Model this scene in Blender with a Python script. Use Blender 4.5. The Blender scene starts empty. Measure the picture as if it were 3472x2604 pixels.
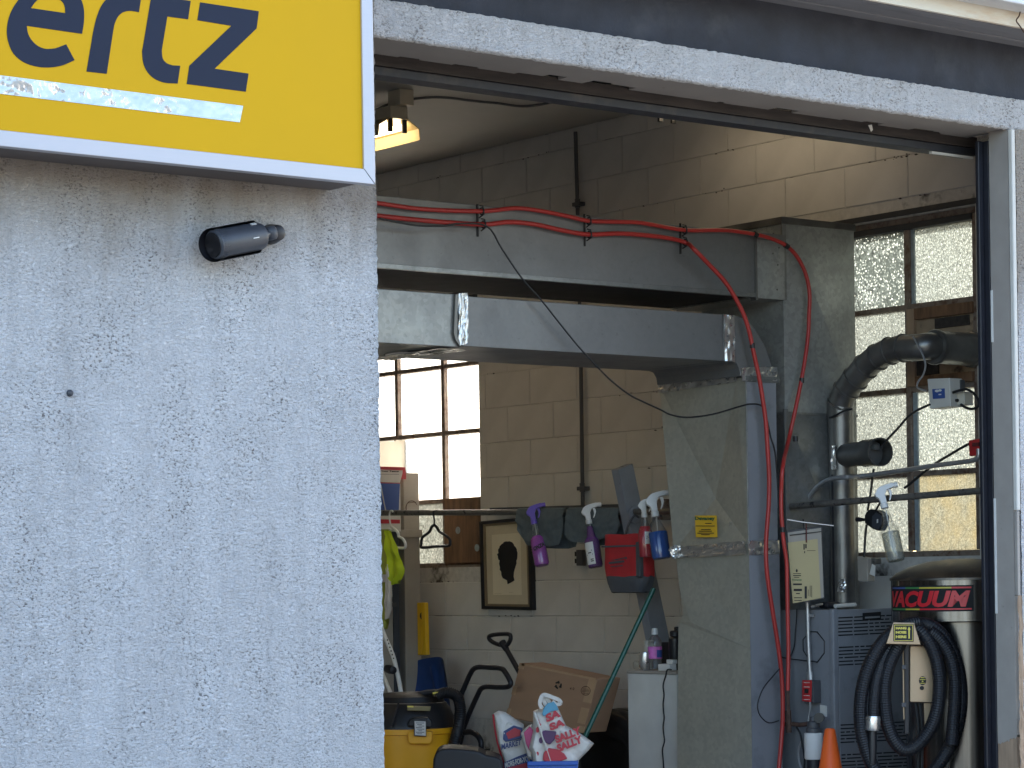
import bpy, bmesh, math, random
import numpy as np
from mathutils import Vector, Matrix, noise as mnoise
random.seed(7)
SC = bpy.context.scene
COL = SC.collection
rad = math.radians

# ------------------------------------------------------------------ camera
YAW, ROLL, FPX, CY, W, H, EYE = rad(37.9427), rad(0.85244), 8574.2, 1970.6, 3472.0, 2604.0, 1.6
fw = Vector((math.sin(YAW), math.cos(YAW), 0.0))
r0 = Vector((math.cos(YAW), -math.sin(YAW), 0.0))
d0 = Vector((0, 0, -1.0))
c_, s_ = math.cos(ROLL), math.sin(ROLL)
CR = c_ * r0 + s_ * d0          # camera right
CD = -s_ * r0 + c_ * d0         # camera down
cam = bpy.data.cameras.new('camera')
cam.sensor_fit = 'HORIZONTAL'; cam.sensor_width = 36.0
cam.lens = 36.0 * FPX / W
cam.shift_y = (CY - H / 2) / W
cam.clip_start = 0.1; cam.clip_end = 2000
camo = bpy.data.objects.new('camera', cam); COL.objects.link(camo)
up = -CD
mw = Matrix(((CR.x, up.x, -fw.x, 0), (CR.y, up.y, -fw.y, 0), (CR.z, up.z, -fw.z, EYE), (0, 0, 0, 1)))
camo.matrix_world = mw
SC.camera = camo

# ------------------------------------------------------------------ sky, sun, exposure
SUN_EL, SUN_AZ = rad(27), rad(62)          # azimuth from +Y (into the building) towards +X
world = bpy.data.worlds.new('World'); SC.world = world; world.use_nodes = True
wn = world.node_tree.nodes; wl = world.node_tree.links
wn.clear()
sky = wn.new('ShaderNodeTexSky'); sky.sky_type = 'NISHITA'; sky.sun_disc = False
sky.sun_elevation = SUN_EL; sky.sun_rotation = SUN_AZ
sky.altitude = 50; sky.air_density = 1.0; sky.dust_density = 1.6; sky.ozone_density = 1.0
bg = wn.new('ShaderNodeBackground'); bg.inputs['Strength'].default_value = 0.15
wo = wn.new('ShaderNodeOutputWorld')
wl.new(sky.outputs['Color'], bg.inputs['Color']); wl.new(bg.outputs[0], wo.inputs['Surface'])
sl = bpy.data.lights.new('sun', 'SUN'); sl.energy = 3.6; sl.angle = rad(0.5); sl.color = (1.0, 0.93, 0.84)
so = bpy.data.objects.new('sun', sl); COL.objects.link(so)
sdir = Vector((math.sin(SUN_AZ) * math.cos(SUN_EL), math.cos(SUN_AZ) * math.cos(SUN_EL), math.sin(SUN_EL)))
so.rotation_euler = sdir.to_track_quat('Z', 'Y').to_euler()
so.location = sdir * 60
SC.view_settings.view_transform = 'Standard'; SC.view_settings.look = 'None'
SC.view_settings.exposure = 2.15; SC.view_settings.gamma = 1.0
SC.view_settings.use_curve_mapping = False
SC.render.engine = 'CYCLES'
SC.cycles.use_denoising = True
SC.cycles.max_bounces = 10; SC.cycles.diffuse_bounces = 6; SC.cycles.glossy_bounces = 4
SC.cycles.transmission_bounces = 6; SC.cycles.transparent_max_bounces = 12
SC.cycles.caustics_reflective = False; SC.cycles.caustics_refractive = False
SC.cycles.sample_clamp_indirect = 6.0

# ------------------------------------------------------------------ measuring on the photograph's sight lines
def ray(p):
    return fw + CR * ((p[0] - 1736.0) / FPX) + CD * ((p[1] - CY) / FPX)
EYEP = Vector((0, 0, EYE))
def PY(p, Y):
    r = ray(p); return EYEP + r * (Y / r.y)
def PX(p, X):
    r = ray(p); return EYEP + r * (X / r.x)
def PZ(p, Z):
    r = ray(p); return EYEP + r * ((Z - EYE) / r.z)
def PD(p, d):
    return EYEP + ray(p) * d
def crop(x0, y0, s):
    return lambda x, y: (x0 + x * s, y0 + y * s)
A = crop(0, 0, .63291); B = crop(1200, 0, .5425); Cc = crop(2272, 0, .5425); D = crop(1250, 650, .45208)
Ee = crop(2150, 650, .36166); F = crop(2672, 650, .36166); Gc = crop(1270, 1450, .27125); Hh = crop(1700, 1500, .31646)
I = crop(1270, 1980, .37613); J = crop(1900, 1980, .37613); K = crop(2640, 1980, .37613); L = crop(2600, 1500, .36166)
Mm = crop(1270, 1700, .36145); N = crop(2180, 1200, .47016); O = crop(2780, 1000, .27125); Q = crop(3172, 450, .36145)
S = crop(660, 720, .13562); T = crop(2640, 1700, .24096); U = crop(1300, 1180, .446); Wc = crop(2840, 680, .784)

# ------------------------------------------------------------------ mesh helpers
class G:
    def __init__(s): s.v = []; s.f = []
    def add(s, vs, fs):
        b = len(s.v); s.v += [tuple(x) for x in vs]; s.f += [tuple(b + i for i in q) for q in fs]; return s
    def box(s, x0, x1, y0, y1, z0, z1):
        vs = [(x0, y0, z0), (x1, y0, z0), (x1, y1, z0), (x0, y1, z0), (x0, y0, z1), (x1, y0, z1), (x1, y1, z1), (x0, y1, z1)]
        return s.add(vs, [(0, 3, 2, 1), (4, 5, 6, 7), (0, 1, 5, 4), (1, 2, 6, 5), (2, 3, 7, 6), (3, 0, 4, 7)])
    def obox(s, o, u, v, w):
        o, u, v, w = map(Vector, (o, u, v, w))
        vs = [o, o + u, o + u + v, o + v, o + w, o + u + w, o + u + v + w, o + v + w]
        return s.add(vs, [(0, 3, 2, 1), (4, 5, 6, 7), (0, 1, 5, 4), (1, 2, 6, 5), (2, 3, 7, 6), (3, 0, 4, 7)])
    def bbox(s, c, u, v, w):       # centred oriented box, half vectors
        c, u, v, w = map(Vector, (c, u, v, w)); return s.obox(c - u - v - w, 2 * u, 2 * v, 2 * w)
    def prism(s, poly, vec):
        poly = [Vector(p) for p in poly]; vec = Vector(vec); n = len(poly)
        vs = poly + [p + vec for p in poly]
        fs = [tuple(range(n)), tuple(reversed(range(n, 2 * n)))]
        fs += [(i, i + n, (i + 1) % n + n, (i + 1) % n) for i in range(n)]
        return s.add(vs, fs)
    def poly(s, pts): return s.add(pts, [tuple(range(len(pts)))])
    def lathe(s, prof, o, axis=(0, 0, 1), n=24, sx=1.0, sy=1.0, ref=None):
        ax = Vector(axis).normalized(); o = Vector(o)
        t = Vector(ref) if ref is not None else (Vector((0, 0, 1)) if abs(ax.z) < .9 else Vector((1, 0, 0)))
        u = (t - ax * t.dot(ax)).normalized(); w = ax.cross(u)
        vs = []; fs = []
        for (r, h) in prof:
            for k in range(n):
                a = 2 * math.pi * k / n
                vs.append(o + ax * h + u * (r * sx * math.cos(a)) + w * (r * sy * math.sin(a)))
        for i in range(len(prof) - 1):
            for k in range(n):
                fs.append((i * n + k, i * n + (k + 1) % n, (i + 1) * n + (k + 1) % n, (i + 1) * n + k))
        if prof[0][0] > 1e-5: fs.append(tuple(reversed(range(n))))
        if prof[-1][0] > 1e-5: fs.append(tuple(range((len(prof) - 1) * n, len(prof) * n)))
        return s.add(vs, fs)
    def tube(s, pts, r, n=8, radii=None, closed=False):
        pts = [Vector(p) for p in pts]; m = len(pts)
        vs = []; fs = []; u = None
        for i, p in enumerate(pts):
            a = pts[i - 1] if (i > 0 or closed) else p; b = pts[(i + 1) % m] if (i < m - 1 or closed) else p
            t = (b - a).normalized()
            if u is None:
                q = Vector((0, 0, 1)) if abs(t.z) < .9 else Vector((1, 0, 0)); u = (q - t * q.dot(t)).normalized()
            else:
                u = (u - t * u.dot(t)).normalized()
            w = t.cross(u); rr = radii[i] if radii else r
            for k in range(n):
                an = 2 * math.pi * k / n; vs.append(p + (u * math.cos(an) + w * math.sin(an)) * rr)
        for i in range(m if closed else m - 1):
            j = (i + 1) % m
            for k in range(n): fs.append((i * n + k, i * n + (k + 1) % n, j * n + (k + 1) % n, j * n + k))
        if not closed:
            fs.append(tuple(reversed(range(n)))); fs.append(tuple(range((m - 1) * n, m * n)))
        return s.add(vs, fs)
    def grid(s, fn, nu, nv):
        vs = [fn(i / nu, j / nv) for j in range(nv + 1) for i in range(nu + 1)]
        fs = [(j * (nu + 1) + i, j * (nu + 1) + i + 1, (j + 1) * (nu + 1) + i + 1, (j + 1) * (nu + 1) + i) for j in range(nv) for i in range(nu)]
        return s.add(vs, fs)

def spline(pts, k=6):
    pts = [Vector(p) for p in pts]; out = []
    for i in range(len(pts) - 1):
        p0 = pts[max(i - 1, 0)]; p1 = pts[i]; p2 = pts[i + 1]; p3 = pts[min(i + 2, len(pts) - 1)]
        for j in range(k):
            t = j / k
            out.append(.5 * ((2 * p1) + (p2 - p0) * t + (2 * p0 - 5 * p1 + 4 * p2 - p3) * t * t + (3 * p1 - p0 - 3 * p2 + p3) * t ** 3))
    out.append(pts[-1]); return out

OFF = {}
def empty(name, loc, label=None, cat=None, group=None, kind=None):
    o = bpy.data.objects.new(name, None); COL.objects.link(o); o.location = loc; o.empty_display_size = .05
    OFF[o.name] = Vector(loc); tag(o, label, cat, group, kind); return o
def tag(o, label=None, cat=None, group=None, kind=None):
    if label: o['label'] = label
    if cat: o['category'] = cat
    if group: o['group'] = group
    if kind: o['kind'] = kind
    return o
def build(name, g, mat, parent=None, label=None, cat=None, group=None, kind=None, smooth=False, bevel=0, seg=2, loc=None):
    if parent is not None: off = OFF[parent.name]
    elif loc is not None: off = Vector(loc)
    else:
        a = np.array(g.v); off = Vector((float(a[:, 0].mean()), float(a[:, 1].mean()), float(a[:, 2].min())))
    me = bpy.data.meshes.new(name)
    me.from_pydata([(v[0] - off.x, v[1] - off.y, v[2] - off.z) for v in g.v], [], g.f)
    bm = bmesh.new(); bm.from_mesh(me)
    bmesh.ops.recalc_face_normals(bm, faces=bm.faces)
    if bevel:
        bmesh.ops.bevel(bm, geom=[e for e in bm.edges if len(e.link_faces) == 2 and e.calc_face_angle(0) > .5], offset=bevel, segments=seg, affect='EDGES', profile=.5, clamp_overlap=True)
    bm.to_mesh(me); bm.free()
    me.materials.append(mat)
    if smooth:
        me.polygons.foreach_set('use_smooth', [True] * len(me.polygons))
        try: me.set_sharp_from_angle(angle=rad(40))
        except Exception: pass
    o = bpy.data.objects.new(name, me); COL.objects.link(o)
    if parent is not None: o.parent = parent
    else: o.location = off
    OFF[o.name] = off
    tag(o, label, cat, group, kind); return o

_tc = {}
def text_geo(body, bold=0.0, shear=0.0):
    key = (body, bold, shear)
    if key in _tc: return _tc[key]
    cu = bpy.data.curves.new('t', 'FONT'); cu.body = body; cu.size = 1; cu.offset = bold; cu.shear = shear; cu.resolution_u = 3
    ob = bpy.data.objects.new('t', cu); me = bpy.data.meshes.new_from_object(ob)
    v = [tuple(x.co) for x in me.vertices]; f = [tuple(p.vertices) for p in me.polygons]
    bpy.data.objects.remove(ob); bpy.data.curves.remove(cu); bpy.data.meshes.remove(me)
    _tc[key] = (v, f); return v, f
def add_text(g, body, p0, p1, pu, bold=0.02, shear=0.0, lift=None):
    """fit the text into the parallelogram p0 (low left), p1 (low right), pu (top left)"""
    v, f = text_geo(body, bold, shear); a = np.array(v)
    x0, x1 = a[:, 0].min(), a[:, 0].max(); y0, y1 = a[:, 1].min(), a[:, 1].max()
    p0, p1, pu = Vector(p0), Vector(p1), Vector(pu)
    ex, ey = p1 - p0, pu - p0
    off = Vector(lift) if lift is not None else Vector((0, 0, 0))
    g.add([p0 + ex * ((q[0] - x0) / (x1 - x0)) + ey * ((q[1] - y0) / (y1 - y0)) + off for q in v], f)
    return g
def flat2d(loops, thick):
    """closed loops (first outer, others holes) of world points on a plane -> curve-filled solid"""
    from mathutils.geometry import tessellate_polygon
    tris = tessellate_polygon([[Vector(p) for p in lp] for lp in loops])
    vs = [Vector(p) for lp in loops for p in lp]; n = len(vs); th = Vector(thick)
    g = G(); fs = [tuple(t) for t in tris] + [tuple(reversed([i + n for i in t])) for t in tris]
    b = 0
    for lp in loops:
        m = len(lp); fs += [(b + i, b + (i + 1) % m, b + (i + 1) % m + n, b + i + n) for i in range(m)]; b += m
    return g.add(vs + [p + th for p in vs], fs)

# ------------------------------------------------------------------ materials
def nt(name):
    m = bpy.data.materials.new(name); m.use_nodes = True; t = m.node_tree; t.nodes.clear()
    out = t.nodes.new('ShaderNodeOutputMaterial'); return m, t, out
def node(t, typ, **kw):
    n = t.nodes.new(typ)
    for k, v in kw.items():
        if k.startswith('i_'): n.inputs[k[2:].replace('_', ' ')].default_value = v
        else: setattr(n, k, v)
    return n
def mapped(t, sc=(1, 1, 1)):
    tc = t.nodes.new('ShaderNodeTexCoord'); mp = t.nodes.new('ShaderNodeMapping'); mp.inputs['Scale'].default_value = sc
    t.links.new(tc.outputs['Object'], mp.inputs['Vector']); return mp.outputs[0]
def noise_(t, vec, scale, detail=4, rough=.55, dist=0):
    n = node(t, 'ShaderNodeTexNoise'); n.inputs['Scale'].default_value = scale; n.inputs['Detail'].default_value = detail
    n.inputs['Roughness'].default_value = rough; n.inputs['Distortion'].default_value = dist
    t.links.new(vec, n.inputs['Vector']); return n.outputs['Fac']
def ramp(t, fac, a, b, c0=0.0, c1=1.0):
    n = node(t, 'ShaderNodeMapRange'); n.inputs['From Min'].default_value = a; n.inputs['From Max'].default_value = b
    n.inputs['To Min'].default_value = c0; n.inputs['To Max'].default_value = c1; n.clamp = True
    t.links.new(fac, n.inputs['Value']); return n.outputs[0]
def mix(t, fac, a, b, mode='MIX'):
    n = node(t, 'ShaderNodeMix', data_type='RGBA', blend_type=mode)
    for s, v in ((0, fac), (6, a), (7, b)):
        if isinstance(v, (int, float)): n.inputs[s].default_value = v
        elif isinstance(v, tuple): n.inputs[s].default_value = (*v, 1) if len(v) == 3 else v
        else: t.links.new(v, n.inputs[s])
    return n.outputs[2]
def prin(t, out, **kw):
    p = node(t, 'ShaderNodeBsdfPrincipled')
    for k, v in kw.items():
        i = p.inputs[k]
        if isinstance(v, (int, float)): i.default_value = v
        elif isinstance(v, tuple): i.default_value = (*v, 1)
        else: t.links.new(v, i)
    if out is not None: t.links.new(p.outputs[0], out.inputs['Surface'])
    return p
def bumpn(t, h, strength, dist=.01):
    b = node(t, 'ShaderNodeBump'); b.inputs['Strength'].default_value = strength; b.inputs['Distance'].default_value = dist
    t.links.new(h, b.inputs['Height']); return b.outputs[0]
def PB(name, col, rough=.5, metal=0.0, var=.12, vs=9, bump=0.0, bs=120, dirt=None, ds=5, dlo=.55, dhi=.75, sc=(1, 1, 1), coat=0.0, bd=.004, spec=.5):
    m, t, out = _PB(name, col, rough, metal, var, vs, bump, bs, dirt, ds, dlo, dhi, sc, coat, bd, spec); return m
def _PB(name, col, rough=.5, metal=0.0, var=.12, vs=9, bump=0.0, bs=120, dirt=None, ds=5, dlo=.55, dhi=.75, sc=(1, 1, 1), coat=0.0, bd=.004, spec=.5):
    m, t, out = nt(name); v = mapped(t, sc)
    n1 = noise_(t, v, vs, 5)
    c = mix(t, ramp(t, n1, .3, .7), tuple(max(0, x * (1 - var)) for x in col), tuple(min(1, x * (1 + var)) for x in col))
    if dirt:
        c = mix(t, ramp(t, noise_(t, v, ds, 7, .65), dlo, dhi), c, dirt)
    kw = {'Base Color': c, 'Metallic': metal, 'Roughness': ramp(t, n1, .3, .7, max(.02, rough - .06), min(1, rough + .06))}
    kw['Specular IOR Level'] = spec
    if coat: kw['Coat Weight'] = coat; kw['Coat Roughness'] = .08
    if bump: kw['Normal'] = bumpn(t, noise_(t, v, bs, 4), bump, bd)
    prin(t, out, **kw); return m, t, out

MAT = {}
def stucco(name, c_hi, c_lo, pit, sc=(1, 1, 1.5), shade_stain=False):
    m, t, out = nt(name); v = mapped(t, sc)
    n_f = noise_(t, v, 86, 4, .66, .45)
    n_f2 = noise_(t, v, 190, 3, .6, .4)
    low = noise_(t, mapped(t, (3, 3, .8)), 1.3, 4)
    body = mix(t, ramp(t, low, .35, .68), c_lo, c_hi)
    body = mix(t, ramp(t, noise_(t, v, 9, 4), .45, .75, 0, .35), body, tuple(x * .8 for x in c_lo))
    streak = ramp(t, noise_(t, mapped(t, (16, 16, .7)), 1.0, 5, .6), .50, .72, 0, .26)
    body = mix(t, streak, body, tuple(x * .62 for x in c_lo))
    if shade_stain:      # brown towards the sign: its shade and warm bounce painted in, plus drip stains
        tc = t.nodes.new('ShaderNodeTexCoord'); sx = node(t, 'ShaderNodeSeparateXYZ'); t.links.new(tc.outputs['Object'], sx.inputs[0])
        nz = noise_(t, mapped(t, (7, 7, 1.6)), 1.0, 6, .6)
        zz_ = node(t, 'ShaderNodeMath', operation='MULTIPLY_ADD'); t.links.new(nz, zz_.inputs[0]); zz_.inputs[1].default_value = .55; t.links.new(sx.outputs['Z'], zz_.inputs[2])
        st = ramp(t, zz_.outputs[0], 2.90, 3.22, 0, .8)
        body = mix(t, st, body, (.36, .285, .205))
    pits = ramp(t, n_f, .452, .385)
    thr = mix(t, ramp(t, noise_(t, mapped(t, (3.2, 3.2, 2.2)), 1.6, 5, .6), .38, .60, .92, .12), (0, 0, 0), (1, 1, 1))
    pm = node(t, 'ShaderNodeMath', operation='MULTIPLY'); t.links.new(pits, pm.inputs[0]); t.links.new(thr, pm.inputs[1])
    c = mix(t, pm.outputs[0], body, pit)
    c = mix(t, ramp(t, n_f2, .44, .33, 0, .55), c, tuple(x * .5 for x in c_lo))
    h = node(t, 'ShaderNodeMath', operation='MULTIPLY_ADD'); t.links.new(ramp(t, n_f, .34, .60), h.inputs[0]); h.inputs[1].default_value = 1.0
    t.links.new(ramp(t, n_f2, .2, .8, 0, .6), h.inputs[2])
    prin(t, out, **{'Base Color': c, 'Roughness': .92, 'Normal': bumpn(t, h.outputs[0], .95, .007)}); return m
def galv(name, col, rough=.38, spangle=.10, metal=.75, smear=.25, sc=(1, 1, 1)):
    m, t, out = nt(name); v = mapped(t, sc)
    vo = node(t, 'ShaderNodeTexVoronoi'); vo.inputs['Scale'].default_value = 55; t.links.new(v, vo.inputs['Vector'])
    sp = node(t, 'ShaderNodeSeparateColor'); t.links.new(vo.outputs['Color'], sp.inputs[0])
    n = noise_(t, v, 4, 6, .6)
    c = mix(t, ramp(t, sp.outputs[0], 0, 1, 0, 1), tuple(x * (1 - spangle) for x in col), tuple(x * (1 + spangle) for x in col))
    c = mix(t, ramp(t, n, .45, .7, 0, smear), c, tuple(x * .55 for x in col))
    c = mix(t, ramp(t, noise_(t, v, 38, 6, .7), .62, .72, 0, .5), c, tuple(x * .45 for x in col))
    prin(t, out, **{'Base Color': c, 'Metallic': metal, 'Roughness': ramp(t, n, .3, .7, rough - .06, rough + .14), 'Normal': bumpn(t, noise_(t, v, 7, 3), .12, .02)}); return m
def frosted(name, col, clear=.15, vs=70, sparkle=.5, tint=(1, 1, 1), grime=None):
    m, t, out = nt(name); v = mapped(t, (1, 1, .8))
    vo = node(t, 'ShaderNodeTexVoronoi'); vo.inputs['Scale'].default_value = vs; t.links.new(v, vo.inputs['Vector'])
    n = noise_(t, v, vs * .9, 3, .6, .8)
    c = mix(t, ramp(t, n, .35, .65), tuple(x * (1 - sparkle) for x in col), col)
    g2 = noise_(t, v, 5, 5)
    if grime: c = mix(t, ramp(t, g2, .42, .62), c, grime)
    tr = node(t, 'ShaderNodeBsdfTranslucent'); t.links.new(c, tr.inputs['Color'])
    nb = bumpn(t, vo.outputs['Distance'], .6, .01); t.links.new(nb, tr.inputs['Normal'])
    tp = node(t, 'ShaderNodeBsdfTransparent'); tp.inputs['Color'].default_value = (*tint, 1)
    fac = ramp(t, vo.outputs['Distance'], .18, .42, clear, 0)
    m1 = node(t, 'ShaderNodeMixShader'); t.links.new(fac, m1.inputs[0]); t.links.new(tr.outputs[0], m1.inputs[1]); t.links.new(tp.outputs[0], m1.inputs[2])
    gl = node(t, 'ShaderNodeBsdfGlossy'); gl.inputs['Roughness'].default_value = .25; t.links.new(nb, gl.inputs['Normal'])
    m2 = node(t, 'ShaderNodeMixShader'); m2.inputs[0].default_value = .05; t.links.new(m1.outputs[0], m2.inputs[1]); t.links.new(gl.outputs[0], m2.inputs[2])
    t.links.new(m2.outputs[0], out.inputs['Surface']); return m
def clearplastic(name, tint, dens=.12, rough=.08):
    m, t, out = nt(name)
    tp = node(t, 'ShaderNodeBsdfTransparent'); tp.inputs['Color'].default_value = (*tint, 1)
    df = node(t, 'ShaderNodeBsdfDiffuse'); df.inputs['Color'].default_value = (*[min(1, x * .8) for x in tint], 1)
    gl = node(t, 'ShaderNodeBsdfGlossy'); gl.inputs['Roughness'].default_value = rough
    m1 = node(t, 'ShaderNodeMixShader'); m1.inputs[0].default_value = dens; t.links.new(tp.outputs[0], m1.inputs[1]); t.links.new(df.outputs[0], m1.inputs[2])
    lw = node(t, 'ShaderNodeLayerWeight'); lw.inputs['Blend'].default_value = .35
    m2 = node(t, 'ShaderNodeMixShader'); t.links.new(ramp(t, lw.outputs['Fresnel'], 0, 1, .02, .30), m2.inputs[0]); t.links.new(m1.outputs[0], m2.inputs[1]); t.links.new(gl.outputs[0], m2.inputs[2])
    t.links.new(m2.outputs[0], out.inputs['Surface']); return m
def emit(name, col, st):
    m, t, out = nt(name); e = node(t, 'ShaderNodeEmission'); e.inputs[0].default_value = (*col, 1); e.inputs[1].default_value = st
    t.links.new(e.outputs[0], out.inputs['Surface']); return m

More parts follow.
